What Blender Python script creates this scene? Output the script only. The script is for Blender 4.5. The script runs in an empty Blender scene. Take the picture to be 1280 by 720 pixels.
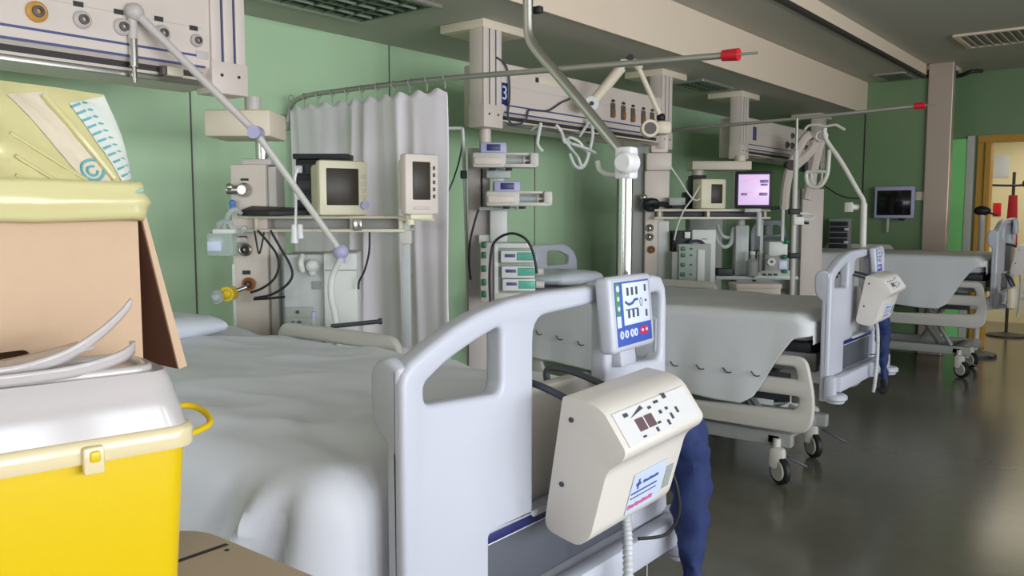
import bpy, bmesh, math, random
from mathutils import Vector, Matrix, Euler, noise
random.seed(7)
COL = bpy.context.scene.collection
PI = math.pi
# ------------------------------------------------------------------ camera model (also used to measure the room)
FPX, HCAM, YAW, PIT = 1050.0, 1.5, math.radians(38.4), math.atan(93 / 1050.0)
FW = Vector((math.cos(YAW) * math.cos(PIT), math.sin(YAW) * math.cos(PIT), -math.sin(PIT)))
RT = Vector((math.sin(YAW), -math.cos(YAW), 0))
UP = RT.cross(FW)
EYE = Vector((0, 0, HCAM))
FACE = -math.atan2(math.cos(YAW), math.sin(YAW))      # turn of a thing whose local x runs to the right of the view
def ray(px, py): return FW + RT * ((px - 640) / FPX) + UP * ((360 - py) / FPX)
def onp(ax, val, px, py):
    r = ray(px, py); return EYE + r * ((val - EYE[ax]) / r[ax])
def AX(v, px, py): return onp(0, v, px, py)
def AY(v, px, py): return onp(1, v, px, py)
def AZ(v, px, py): return onp(2, v, px, py)
def AD(d, px, py): return EYE + ray(px, py) * d
# ------------------------------------------------------------------ materials
def lin(c):
    def f(x):
        x /= 255.0
        return x / 12.92 if x <= .04045 else ((x + .055) / 1.055) ** 2.4
    return (f(c[0]), f(c[1]), f(c[2]), 1)
def mat(name, rgb, rough=.5, metal=0.0, bump=0.0, bscale=40, var=0.0, vscale=6, trans=0.0, alpha=1.0, emit=0.0, sheen=0.0, coat=0.0, stretch=None, spec=.5):
    m = bpy.data.materials.new(name); m.use_nodes = True
    nt = m.node_tree; b = nt.nodes['Principled BSDF']
    b.inputs['Base Color'].default_value = lin(rgb); b.inputs['Roughness'].default_value = rough
    b.inputs['Metallic'].default_value = metal; b.inputs['Transmission Weight'].default_value = trans
    b.inputs['Alpha'].default_value = alpha; b.inputs['Coat Weight'].default_value = coat
    b.inputs['Sheen Weight'].default_value = sheen
    b.inputs['Specular IOR Level'].default_value = spec
    if emit:
        b.inputs['Emission Color'].default_value = lin(rgb); b.inputs['Emission Strength'].default_value = emit
    co = nt.nodes.new('ShaderNodeTexCoord'); src = co.outputs['Object']
    if stretch:
        mp = nt.nodes.new('ShaderNodeMapping'); mp.inputs['Scale'].default_value = stretch
        nt.links.new(src, mp.inputs[0]); src = mp.outputs[0]
    if var:
        n = nt.nodes.new('ShaderNodeTexNoise'); n.inputs['Scale'].default_value = vscale; n.inputs['Detail'].default_value = 4
        nt.links.new(src, n.inputs['Vector'])
        r = nt.nodes.new('ShaderNodeMapRange'); r.inputs['To Min'].default_value = 1 - var; r.inputs['To Max'].default_value = 1 + var
        nt.links.new(n.outputs[0], r.inputs[0])
        h = nt.nodes.new('ShaderNodeHueSaturation'); h.inputs['Color'].default_value = lin(rgb)
        nt.links.new(r.outputs[0], h.inputs['Value']); nt.links.new(h.outputs[0], b.inputs['Base Color'])
    if bump:
        n2 = nt.nodes.new('ShaderNodeTexNoise'); n2.inputs['Scale'].default_value = bscale; n2.inputs['Detail'].default_value = 3
        nt.links.new(src, n2.inputs['Vector'])
        bp = nt.nodes.new('ShaderNodeBump'); bp.inputs['Strength'].default_value = bump; bp.inputs['Distance'].default_value = .01
        nt.links.new(n2.outputs[0], bp.inputs['Height']); nt.links.new(bp.outputs[0], b.inputs['Normal'])
    return m
M = dict(
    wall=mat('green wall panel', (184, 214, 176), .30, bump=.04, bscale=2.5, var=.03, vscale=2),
    wall_far=mat('dimmed green far wall', (116, 142, 104), .35, var=.03, vscale=2),  # darker copy of the green wall; low light put into its colour
    ceil=mat('grey ceiling', (186, 184, 170), .7, var=.02, vscale=3),
    beam=mat('warm white beam', (232, 212, 190), .6, var=.02),
    floor=mat('grey vinyl floor', (98, 95, 85), .2, bump=.02, bscale=3, var=.12, vscale=9),
    white=mat('white plaster', (200, 198, 190), .7),
    unit=mat('cream enamel', (218, 204, 194), .45, var=.01),
    cream=mat('cream plastic', (218, 208, 188), .45),
    creamy=mat('warm cream panel', (226, 212, 190), .5),
    groove=mat('dark slot', (52, 46, 44), .6),
    blueline=mat('blue line', (70, 76, 128), .4),
    steel=mat('brushed steel', (190, 186, 180), .3, 1.0, bump=.02, bscale=200),
    chrome=mat('chrome', (205, 203, 200), .16, 1.0),
    railmetal=mat('dull aluminium', (178, 175, 166), .42, .6),
    post=mat('stainless cladding', (196, 178, 164), .42, .5, bump=.03, bscale=60, stretch=(1, 1, 14)),
    bed=mat('pale grey bed plastic', (194, 195, 207), .38, var=.01),
    bedwarm=mat('warm white bed plastic', (202, 197, 190), .42),
    beddark=mat('mid grey panel', (86, 88, 97), .45),
    frame=mat('grey bed frame', (150, 150, 146), .5),
    dark=mat('charcoal plastic', (42, 44, 50), .5),
    black=mat('black rubber', (22, 22, 24), .55),
    navy=mat('navy stripe', (36, 40, 100), .4),
    bluecloth=mat('dark blue sleeve', (28, 44, 92), .75, bump=.25, bscale=30, var=.15, vscale=14),
    sheet=mat('white cotton sheet', (222, 223, 233), .85, bump=.10, bscale=14, sheen=.1),
    sheet2=mat('grey white drawsheet', (214, 214, 216), .8, bump=.06, bscale=16),
    pillow=mat('white pillowcase', (222, 226, 236), .85, bump=.1, bscale=20),
    mattress=mat('white mattress cover', (218, 218, 224), .5),
    curtain=mat('pale lilac curtain', (246, 236, 243), .85, bump=.05, bscale=50),
    pump=mat('warm white moulded plastic', (224, 216, 208), .42),
    pumpface=mat('white control face', (226, 223, 224), .35),
    label=mat('pale blue label', (206, 216, 238), .4),
    ink=mat('grey ink', (70, 72, 84), .6),
    pink=mat('pink ink', (206, 110, 150), .6),
    blueink=mat('blue ink', (70, 90, 170), .6),
    led=mat('unlit red display', (110, 84, 90), .3),
    panelblue=mat('blue membrane', (70, 96, 186), .35),
    panelwhite=mat('white membrane', (222, 228, 246), .35),
    panelgreen=mat('green membrane', (84, 150, 96), .35),
    panelred=mat('red membrane', (206, 50, 92), .35),
    hook=mat('dark grey hook', (74, 76, 84), .4, .3),
    hose=mat('pale corrugated hose', (202, 204, 208), .4),
    yellow=mat('yellow plastic', (216, 184, 6), .35),
    lid=mat('frosted lid plastic', (216, 208, 208), .16, trans=.25, alpha=.88, bump=.03, bscale=10),
    lidrim=mat('cream lid rim', (228, 212, 172), .18, trans=.1),
    card=mat('cardboard', (200, 169, 141), .8, bump=.05, bscale=90, var=.03, vscale=30),
    cardshade=mat('shade-darkened brown board', (112, 74, 58), .85, var=.05),  # brown board darkened: shade under the flap put into the colour
    bag=mat('pale yellow bag', (212, 202, 148), .22, bump=.2, bscale=9, trans=.1),
    bagclear=mat('clear bag film', (214, 200, 178), .18, bump=.7, bscale=18),
    bagprint=mat('clear printed film', (214, 216, 208), .18, bump=.6, bscale=18),
    teal=mat('teal print', (104, 168, 176), .4),
    table=mat('beige laminate', (196, 174, 150), .45, var=.03, vscale=4),
    ivory=mat('old ivory plastic', (222, 214, 186), .45),
    screen=mat('dark screen', (58, 50, 42), .35, spec=.25),
    screen2=mat('black screen', (16, 18, 20), .1),
    lit=mat('lit lilac screen', (214, 186, 226), .3, emit=.75),
    litink=mat('lit purple rows', (128, 100, 150), .3, emit=.35),
    litpink=mat('lit pink rows', (232, 176, 206), .3, emit=.7),
    lilac=mat('lilac housing', (176, 172, 206), .45),
    pumpgrey=mat('warm light grey', (200, 190, 186), .45),
    mach=mat('machine grey', (186, 190, 188), .45),
    machw=mat('machine white', (218, 218, 214), .45),
    rackgrey=mat('rack grey green', (160, 166, 158), .5),
    tgreen=mat('teal green module', (92, 176, 150), .35),
    dgreen=mat('dark green button', (30, 110, 80), .4),
    gold=mat('amber outlet ring', (206, 150, 72), .4),
    olive=mat('dark outlet', (92, 84, 78), .5),
    clear=mat('clear plastic', (214, 222, 222), .15, trans=.5, alpha=.75),
    red=mat('red cap', (210, 26, 44), .4),
    redcloth=mat('red cloth', (190, 36, 50), .7),
    doorframe=mat('ochre door frame', (196, 146, 56), .5),
    doorglow=mat('green door leaf with added glow', (128, 200, 124), .4, emit=.14),  # emission added so the door strip looks brightly lit; it is no lamp
    bright=mat('cream corridor wall', (232, 224, 196), .6),
    louvre=mat('louvre metal', (112, 124, 104), .35, .4),
    lampglass=mat('unlit tube', (150, 162, 146), .2),
    glass=mat('window pane', (235, 242, 250), .05, trans=1.0),
    winframe=mat('window frame white', (225, 225, 225), .5),
    bluebtn=mat('blue valve', (90, 130, 200), .4),
    orange=mat('orange brass', (176, 110, 60), .4, .4),
)
# ------------------------------------------------------------------ objects
def tag(o, label=None, cat=None, group=None, kind=None):
    if label: o['label'] = label
    if cat: o['category'] = cat
    if group: o['group'] = group
    if kind: o['kind'] = kind
    return o
def thing(name, label, cat, loc=(0, 0, 0), rz=0.0, group=None):
    o = bpy.data.objects.new(name, None); COL.objects.link(o)
    o.empty_display_size = .05
    o.location = loc; o.rotation_euler = (0, 0, rz)
    return tag(o, label, cat, group)
def link(o, parent=None):
    COL.objects.link(o)
    if parent is not None: o.parent = parent
    return o
def finish(me, smooth=True):
    if smooth and len(me.polygons):
        me.polygons.foreach_set('use_smooth', [True] * len(me.polygons))
        me.set_sharp_from_angle(angle=math.radians(38))
    me.update()
def inv(root):
    return (Matrix.Translation(root.location) @ Matrix.Rotation(root.rotation_euler.z, 4, 'Z')).inverted()
class MB:
    def __init__(s): s.bm = bmesh.new()
    def box(s, c, size, bev=0.0, rot=None, seg=2):
        mx = Matrix.Translation(Vector(c))
        if rot: mx = mx @ Euler(rot).to_matrix().to_4x4()
        mx = mx @ Matrix.Diagonal((size[0], size[1], size[2], 1))
        g = bmesh.ops.create_cube(s.bm, size=1.0, matrix=mx)
        if bev > 0:
            es = list({e for v in g['verts'] for e in v.link_edges})
            bmesh.ops.bevel(s.bm, geom=es, offset=min(bev, min(size) * .49), segments=seg, profile=.5, affect='EDGES')
        return s
    def bx(s, lo, hi, bev=0.0): # box from corners
        return s.box([(a + b) / 2 for a, b in zip(lo, hi)], [abs(b - a) for a, b in zip(lo, hi)], bev)
    def cyl(s, p0, p1, r0, r1=None, seg=16, cap=True):
        p0, p1 = Vector(p0), Vector(p1); d = p1 - p0
        if d.length < 1e-6: return s
        q = Vector((0, 0, 1)).rotation_difference(d.normalized())
        mx = Matrix.Translation((p0 + p1) / 2) @ q.to_matrix().to_4x4()
        bmesh.ops.create_cone(s.bm, cap_ends=cap, cap_tris=False, segments=seg, radius1=r0, radius2=r0 if r1 is None else r1, depth=d.length, matrix=mx)
        return s
    def ball(s, c, r, sc=(1, 1, 1), seg=16):
        mx = Matrix.Translation(Vector(c)) @ Matrix.Diagonal((sc[0], sc[1], sc[2], 1))
        bmesh.ops.create_uvsphere(s.bm, u_segments=seg, v_segments=max(6, seg // 2), radius=r, matrix=mx)
        return s
    def tube(s, pts, r, seg=10, sm=0, closed=False, rfun=None):
        pts = [Vector(p) for p in pts]
        if sm: pts = spline(pts, sm, closed)
        n = len(pts); rings = []
        up = None
        for i, p in enumerate(pts):
            a = pts[(i - 1) % n] if (closed or i > 0) else pts[0]
            b = pts[(i + 1) % n] if (closed or i < n - 1) else pts[-1]
            t = (b - a)
            t = t.normalized() if t.length > 1e-9 else Vector((0, 0, 1))
            if up is None: up = t.orthogonal().normalized()
            up = (up - t * up.dot(t))
            up = up.normalized() if up.length > 1e-6 else t.orthogonal().normalized()
            sd = t.cross(up)
            rr = r if rfun is None else r * rfun(i / max(1, n - 1))
            rings.append([s.bm.verts.new(p + (up * math.cos(2 * PI * k / seg) + sd * math.sin(2 * PI * k / seg)) * rr) for k in range(seg)])
        m = n if closed else n - 1
        for i in range(m):
            A, B = rings[i], rings[(i + 1) % n]
            for k in range(seg): s.bm.faces.new((A[k], A[(k + 1) % seg], B[(k + 1) % seg], B[k]))
        if not closed:
            s.bm.faces.new(list(reversed(rings[0]))); s.bm.faces.new(rings[-1])
        return s
    def prism(s, pts, vec, bev=0.0, seg=2):
        vs = [s.bm.verts.new(Vector(p)) for p in pts]
        f = s.bm.faces.new(vs)
        r = bmesh.ops.extrude_face_region(s.bm, geom=[f])
        nv = [g for g in r['geom'] if isinstance(g, bmesh.types.BMVert)]
        for v in nv: v.co += Vector(vec)
        if bev > 0:
            es = list({e for v in vs + nv for e in v.link_edges})
            bmesh.ops.bevel(s.bm, geom=es, offset=bev, segments=seg, profile=.5, affect='EDGES', clamp_overlap=True)
        return s
    def lathe(s, prof, mx=None, seg=24):
        mx = mx or Matrix(); rings = []
        for r, z in prof:
            rings.append([s.bm.verts.new(mx @ Vector((r * math.cos(2 * PI * k / seg), r * math.sin(2 * PI * k / seg), z))) for k in range(seg)])
        for A, B in zip(rings, rings[1:]):
            for k in range(seg): s.bm.faces.new((A[k], A[(k + 1) % seg], B[(k + 1) % seg], B[k]))
        for R_ in (rings[0], rings[-1]):
            try: s.bm.faces.new(R_)
            except Exception: pass
        return s
    def grid(s, nu, nv, f, closed_u=False):
        vs = [[s.bm.verts.new(Vector(f(i / (nu - (0 if closed_u else 1)), j / (nv - 1)))) for i in range(nu)] for j in range(nv)]
        for j in range(nv - 1):
            for i in range(nu if closed_u else nu - 1):
                k = (i + 1) % nu
                s.bm.faces.new((vs[j][i], vs[j][k], vs[j + 1][k], vs[j + 1][i]))
        return s
    def build(s, name, m, parent=None, world=False, smooth=True, label=None, solid=0.0):
        bmesh.ops.recalc_face_normals(s.bm, faces=s.bm.faces[:])
        if world and parent is not None: s.bm.transform(inv(parent))
        me = bpy.data.meshes.new(name); s.bm.to_mesh(me); s.bm.free()
        me.materials.append(M[m] if isinstance(m, str) else m)
        finish(me, smooth)
        o = link(bpy.data.objects.new(name, me), parent)
        if solid:
            md = o.modifiers.new('thickness', 'SOLIDIFY'); md.thickness = solid; md.offset = 0
        if label: o['label'] = label
        return o
def spline(P, n, closed=False):
    out = []; N = len(P)
    rng = range(N if closed else N - 1)
    for i in rng:
        p0 = P[(i - 1) % N] if (closed or i > 0) else P[0]
        p1 = P[i]; p2 = P[(i + 1) % N]
        p3 = P[(i + 2) % N] if (closed or i + 2 < N) else P[-1]
        for k in range(n):
            t = k / n
            out.append(.5 * ((2 * p1) + (p2 - p0) * t + (2 * p0 - 5 * p1 + 4 * p2 - p3) * t * t + (3 * p1 - p0 - 3 * p2 + p3) * t ** 3))
    if not closed: out.append(P[-1])
    return out
def rpoly(pts, r, n=5):
    out = []; N = len(pts)
    for i in range(N):
        a, b, c = Vector(pts[i - 1]), Vector(pts[i]), Vector(pts[(i + 1) % N])
        rr = r[i] if isinstance(r, (list, tuple)) else r
        d1, d2 = (a - b), (c - b)
        t = min(rr, d1.length * .49, d2.length * .49)
        if t < 1e-4: out.append(tuple(b)); continue
        p, q = b + d1.normalized() * t, b + d2.normalized() * t
        for k in range(n + 1):
            u = k / n
            out.append(tuple((1 - u) ** 2 * p + 2 * u * (1 - u) * b + u * u * q))
    return out
def rrect(w, h, r, cx=0, cy=0, n=5):
    return rpoly([(cx - w / 2, cy - h / 2), (cx + w / 2, cy - h / 2), (cx + w / 2, cy + h / 2), (cx - w / 2, cy + h / 2)], r, n)
XZ = Matrix(((1, 0, 0, 0), (0, 0, 1, 0), (0, 1, 0, 0), (0, 0, 0, 1)))    # outline (x,z), thickness along y
YZ = Matrix(((0, 0, 1, 0), (1, 0, 0, 0), (0, 1, 0, 0), (0, 0, 0, 1)))    # outline (y,z), thickness along x
def plate(name, m, parent, outer, holes=(), thick=.03, bev=.005, frame=XZ, off=(0, 0, 0), label=None, res=2):
    cu = bpy.data.curves.new(name, 'CURVE'); cu.dimensions = '2D'; cu.fill_mode = 'BOTH'
    cu.extrude = max(.0002, thick / 2 - bev); cu.bevel_depth = bev; cu.bevel_resolution = res; cu.offset = -bev
    for pl in [outer] + list(holes):
        sp = cu.splines.new('POLY'); sp.points.add(len(pl) - 1)
        for q, p in zip(sp.points, pl): q.co = (p[0], p[1], 0, 1)
        sp.use_cyclic_u = True
    tmp = bpy.data.objects.new('tmp', cu); COL.objects.link(tmp)
    dg = bpy.context.evaluated_depsgraph_get()
    me = bpy.data.meshes.new_from_object(tmp.evaluated_get(dg))
    bpy.data.objects.remove(tmp); bpy.data.curves.remove(cu)
    me.name = name
    me.transform(Matrix.Translation(Vector(off)) @ frame)
    bm = bmesh.new(); bm.from_mesh(me)
    bmesh.ops.remove_doubles(bm, verts=bm.verts[:], dist=1e-5)
    bmesh.ops.recalc_face_normals(bm, faces=bm.faces[:]); bm.to_mesh(me); bm.free()
    me.materials.clear(); me.materials.append(M[m])
    finish(me)
    o = link(bpy.data.objects.new(name, me), parent)
    if label: o['label'] = label
    return o
def text(name, s, size, m, parent, loc, rot, ext=.0008):
    cu = bpy.data.curves.new(name, 'FONT'); cu.body = s; cu.size = size; cu.extrude = ext; cu.align_x = 'CENTER'; cu.align_y = 'CENTER'
    tmp = bpy.data.objects.new('tmp', cu); COL.objects.link(tmp)
    me = bpy.data.meshes.new_from_object(tmp.evaluated_get(bpy.context.evaluated_depsgraph_get()))
    bpy.data.objects.remove(tmp); me.materials.clear(); me.materials.append(M[m])
    o = link(bpy.data.objects.new(name, me), parent); o.location = loc; o.rotation_euler = rot
    return o
def copy_tree(o, parent=None):
    c = o.copy(); COL.objects.link(c)
    if parent is not None: c.parent = parent
    for ch in list(o.children): copy_tree(ch, c)
    return c
def nz(x, y, z, s=1.0): return noise.noise(Vector((x * s, y * s, z * s)))
def struct(name, mb, m, parent=None, smooth=False):
    o = mb.build(name, m, parent, smooth=smooth)
    if parent is None: o['kind'] = 'structure'
    return o
# ================================================================== ROOM
X0, X1, YF, YB = -2.6, 13.6, -4.6, 4.13       # back of the viewer, far corridor end, window side, headwall side
struct('floor', MB().bx((X0, YF, -.1), (X1, YB + .1, 0)), 'floor')
struct('wall_back', MB().bx((X0, YB, 0), (10.7, YB + .1, 2.6)), 'wall')
wj = MB()
for px, py in ((237, 110), (486, 60), (668, 330)):
    x = AY(YB, px, py).x
    wj.bx((x - .004, YB - .003, 0), (x + .004, YB + .002, 2.6))
struct('trim_1', wj, 'olive')
BY, MY = 2.77, 2.18
struct('ceiling_1', MB().bx((X0, BY, 2.6), (10.7, YB + .1, 3.2)), 'ceil')
struct('ceiling_2', MB().bx((X0, MY, 2.93), (10.7, BY, 3.2)), 'ceil')
struct('ceiling_3', MB().bx((X0, YF, 3.06), (10.7, MY, 3.2)), 'ceil')
struct('trim_2', MB().bx((X0, BY - .012, 2.592), (9.75, BY - .001, 2.928)), 'beam')
struct('trim_3', MB().bx((X0, MY - .012, 2.945), (9.9, MY - .001, 3.058)), 'beam')
struct('trim_4', MB().bx((X0, MY - .02, 2.915), (9.9, MY + .02, 2.944)), 'groove')
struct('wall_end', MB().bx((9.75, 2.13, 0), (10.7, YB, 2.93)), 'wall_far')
ej = MB().bx((9.745, 2.765, 0), (9.752, 2.777, 2.6))
struct('trim_5', ej, 'groove')
struct('trim_6', MB().bx((9.70, 1.90, 0), (9.80, 2.14, 3.06), .01), 'post')
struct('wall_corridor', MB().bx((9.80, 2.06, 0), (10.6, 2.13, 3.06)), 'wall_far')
# far wall with the lit doorway
fx = 10.6
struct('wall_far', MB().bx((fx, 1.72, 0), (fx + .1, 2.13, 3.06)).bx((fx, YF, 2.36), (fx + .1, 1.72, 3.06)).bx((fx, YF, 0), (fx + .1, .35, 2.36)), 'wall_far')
struct('door_1', MB().bx((fx - .03, 1.80, 0), (fx + .1, 1.72, 2.279), .004).bx((fx - .031, 1.80, 2.28), (fx + .1, .45, 2.36), .004).bx((fx - .03, .35, 0), (fx + .1, .45, 2.36), .004)
       .bx((fx - .06, 1.66, 0), (fx + .12, 1.719, 2.279), .004), 'doorframe')
struct('door_2', MB().bx((fx - .025, 1.905, .02), (fx - .002, 2.055, 2.33), .004), 'doorglow')
struct('trim_7', MB().bx((fx - .04, 1.83, 0), (fx - .002, 1.903, 2.36), .004), 'bedwarm')
struct('wall_beyond', MB().bx((13.3, -.9, 0), (13.4, 3.2, 2.6)), 'bright')
struct('wall_passage', MB().bx((10.7, 2.6, 0), (13.3, 2.7, 2.6)), 'bright')
struct('wall_passage_front', MB().bx((10.7, -.9, 0), (13.3, -.8, 2.6)), 'bright')
struct('ceiling_4', MB().bx((10.7, -.9, 2.6), (13.4, 3.2, 2.7)), 'bright')
# window side and rear
RW0, RW1 = .6, 3.4
struct('wall_rear', MB().bx((X0 - .1, YF, 0), (X0, RW0, 3.1)).bx((X0 - .1, RW1, 0), (X0, YB, 3.1)).bx((X0 - .1, RW0, 0), (X0, RW1, 1.0)).bx((X0 - .1, RW0, 2.5), (X0, RW1, 3.1)), 'white')
fr = MB()
for (p, q) in (((RW0, 1.0), (RW0 + .05, 2.5)), ((RW1 - .05, 1.0), (RW1, 2.5)), ((RW0, 1.0), (RW1, 1.05)), ((RW0, 2.45), (RW1, 2.5)), ((1.97, 1.05), (2.03, 2.45))): fr.bx((X0 - .07, p[0], p[1]), (X0 - .02, q[0], q[1]))
struct('window_7', fr, 'winframe')  # unseen rear window, added to brighten the faces turned towards it
WZ0, WZ1 = .8, 2.65
wins = [(-2.3, -1.1), (-.8, .4), (.7, 1.9), (2.2, 3.4), (3.7, 4.9), (5.2, 6.4)]
wf = MB().bx((X0, YF - .12, 0), (X1, YF, WZ0)).bx((X0, YF - .12, WZ1), (X1, YF, 3.2))
xs = [X0] + [v for w in wins for v in w] + [X1]
for a, b in zip(xs[0::2], xs[1::2]): wf.bx((a, YF - .12, WZ0), (b, YF, WZ1))
struct('wall_window', wf, 'white')
for i, (a, b) in enumerate(wins):
    fr = MB()
    for (p, q) in (((a, WZ0), (a + .05, WZ1)), ((b - .05, WZ0), (b, WZ1)), ((a, WZ0), (b, WZ0 + .05)), ((a, WZ1 - .05), (b, WZ1))):
        fr.bx((p[0], YF - .09, p[1]), (q[0], YF - .03, q[1]))
    struct('window_%d' % (i + 1), fr, 'winframe')
# --- switch plate on the end wall
p = AX(9.745, 1150, 245)
sw = MB().box((9.742, p.y, p.z), (.014, .09, .09), .004).build('wall_socket', 'cream')
tag(sw, 'small pale socket plate on the green end wall beside the wall monitor', 'socket')
# ------------------------------------------------------------------ recessed ceiling lights
def ceiling_light(cx, cy, cz, lx, ly, label):
    t = thing('ceiling_light', label, 'ceiling light', (cx, cy, cz), 0, 'recessed louvre lights')
    plate('frame', 'railmetal', t, rrect(lx, ly, .01), [rrect(lx - .08, ly - .08, .005)], .02, .003, Matrix(), (0, 0, -.01))
    lv = MB()
    n = 9
    for k in range(n): lv.box((-lx / 2 + .06 + (lx - .12) * k / (n - 1), 0, -.008), (.006, ly - .09, .03), rot=(0, .35, 0))
    for k in range(4): lv.box((0, -ly / 2 + .06 + (ly - .12) * k / 3, -.006), (lx - .09, .006, .026))
    lv.build('louvre', 'louvre', t)
    MB().bx((-lx / 2 + .04, -ly / 2 + .04, -.002), (lx / 2 - .04, ly / 2 - .04, .001)).build('reflector', 'louvre', t)
    for s in (-1, 0, 1): MB().cyl((-lx / 2 + .07, s * ly * .28, -.012), (lx / 2 - .07, s * ly * .28, -.012), .009, seg=8).build('tube', 'lampglass', t)
ceiling_light(2.74, 3.42, 2.6, 1.2, .62, 'unlit louvred ceiling light above the lilac curtain')
ceiling_light(6.75, 3.28, 2.6, .62, .34, 'unlit louvred ceiling light behind the second headwall beam')
ceiling_light(9.45, 2.40, 2.93, .5, .32, 'small louvred ceiling light by the end wall with the monitor')
# things on the dark upper ceiling
p = AZ(3.06, 1170, 84)
t = thing('ceiling_rail_carriage', 'dark trolley fitting under the upper ceiling near the steel post', 'ceiling fitting', (p.x, p.y, 3.06))
MB().box((0, 0, -.03), (.5, .42, .06), .02).build('base_plate', 'beam', t)
MB().tube([(-.1, -.22, -.09), (0, -.1, -.07), (.1, -.2, -.1), (.0, -.34, -.08), (.1, -.42, -.07)], .022, sm=4).cyl((0, -.15, -.06), (0, -.15, -.12), .05).build('arm', 'groove', t)
p = AZ(3.06, 1255, 45)
t = thing('ceiling_vent', 'pale rectangular air vent in the upper ceiling at the far right', 'vent', (p.x, p.y, 3.06))
plate('frame', 'beam', t, rrect(.7, .7, .02), [rrect(.6, .6, .01)], .02, .004, Matrix(), (0, 0, -.012))
v = MB()
for k in range(9): v.box((0, -.26 + .065 * k, -.012), (.6, .05, .006), rot=(.5, 0, 0))
v.build('slats', 'ceil', t)
# ------------------------------------------------------------------ wall monitor on end wall
c = AX(9.66, 1118, 253)
t = thing('wall_monitor', 'dark flat monitor in pale grey frame mounted on the green end wall', 'monitor', (c.x, c.y, c.z), -PI / 2)
# local x runs along -Y (to the right), local y = +X into the wall
MB().box((0, 0, 0), (.40, .05, .34), .012).build('casing', 'lilac', t)
MB().box((0, -.022, -.005), (.345, .012, .265), .003).build('screen', 'screen2', t)
MB().box((0, .05, 0), (.12, .07, .12), .005).build('wall_bracket', 'frame', t)
MB().box((-.06, .01, -.24), (.02, .02, .16), .004).build('hanging_cable_cover', 'bedwarm', t)
MB().box((.08, -.005, -.18), (.06, .02, .025), .004).build('control_bar', 'black', t)
# ------------------------------------------------------------------ beyond the doorway
def post_box(nm, lab, cat, x, y, z, s, m):
    return tag(MB().box((x, y, z), s, .002).build(nm, m), lab, cat)
q = AX(13.28, 1250, 208)
post_box('notice', 'upper white notice pinned on the bright wall beyond the doorway', 'notice', 13.295, q.y, q.z, (.012, .22, .3), 'label')
q = AX(13.28, 1246, 262)
post_box('notice', 'small red notice on the bright wall beyond the doorway', 'notice', 13.295, q.y, q.z, (.012, .10, .18), 'red')
q = AX(11.8, 1262, 330)
t = thing('coat_stand', 'thin stand with red cloth seen through the ochre doorway', 'stand', (11.8, q.y, 0))
MB().cyl((0, 0, .02), (0, 0, 2.0), .018).build('pole', 'dark', t)
MB().lathe([(.0, 0), (.22, 0), (.22, .02), (.03, .05), (0, .05)]).build('foot', 'dark', t)
MB().tube([(-.08, .38, 1.86), (-.05, .1, 1.84), (-.02, -.18, 1.84)], .014, sm=3).build('arm', 'dark', t)
MB().ball((-.03, -.2, 1.86), .10, (1, 1.1, .75)).build('head', 'black', t)
def cl(u, v): return ((.035 - .03 * v) * math.cos(2 * PI * u) - .06, (.045 + .025 * v + .01 * math.sin(9 * u * 2)) * math.sin(2 * PI * u), 1.72 - .6 * v)
MB().grid(24, 14, cl, True).build('red_cloth', 'redcloth', t, label='red cloth hanging down')
q = AX(9.9, 1222, 345)
t = thing('equipment_stand', 'thin stand with dark folded top in front of the ochre door frame', 'stand', (9.95, AX(9.95, 1224, 345).y, 0))
MB().cyl((0, 0, .03), (0, 0, 1.49), .03).build('pole', 'bedwarm', t)
MB().lathe([(0, 0), (.2, 0), (.2, .03), (.04, .06), (0, .06)]).build('foot', 'dark', t)
MB().ball((0, .0, 1.53), .075, (.8, 1.1, .7)).box((0, -.09, 1.50), (.02, .12, .02), .005, rot=(.3, 0, 0)).build('head', 'black', t)
# ================================================================== FOREGROUND
TZ = .95
t = thing('overbed_table', 'beige overbed table with dark groove under the yellow bin', 'table', (.3, .95, 0))
o2 = rpoly([(-.62, .28), (-.62, 1.36), (.785, 1.36), (.785, .28)], [.03, .03, .10, .05], 6)
plate('table_top', 'table', t, [(a - .3, b - .95) for a, b in o2], [], .035, .006, Matrix(), (0, 0, TZ - .0175))
gv = MB().bx((-.9, .262, TZ - .004), (.47, .272, TZ + .0006)); gv.build('groove', 'black', t, label='thin dark groove across the top')
MB().cyl((.455, .245, TZ - .002), (.455, .245, TZ + .001), .004, seg=10).build('screw', 'black', t)
MB().box((-.7, 0, .50), (.07, .09, .87), .01).build('column', 'frame', t)
MB().box((-.35, 0, .915), (.75, .1, .035), .008).build('arm', 'frame', t)
fr = MB().box((-.7, 0, .06), (.07, .85, .05), .01).box((-.3, .38, .06), (.8, .05, .05), .01).box((-.3, -.38, .06), (.8, .05, .05), .01); fr.build('base_frame', 'frame', t)
for (a, b) in ((.06, .38), (.06, -.38), (-.68, .38), (-.68, -.38)): MB().cyl((a, b - .012, .026), (a, b + .012, .026), .026).build('castor', 'black', t)
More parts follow.
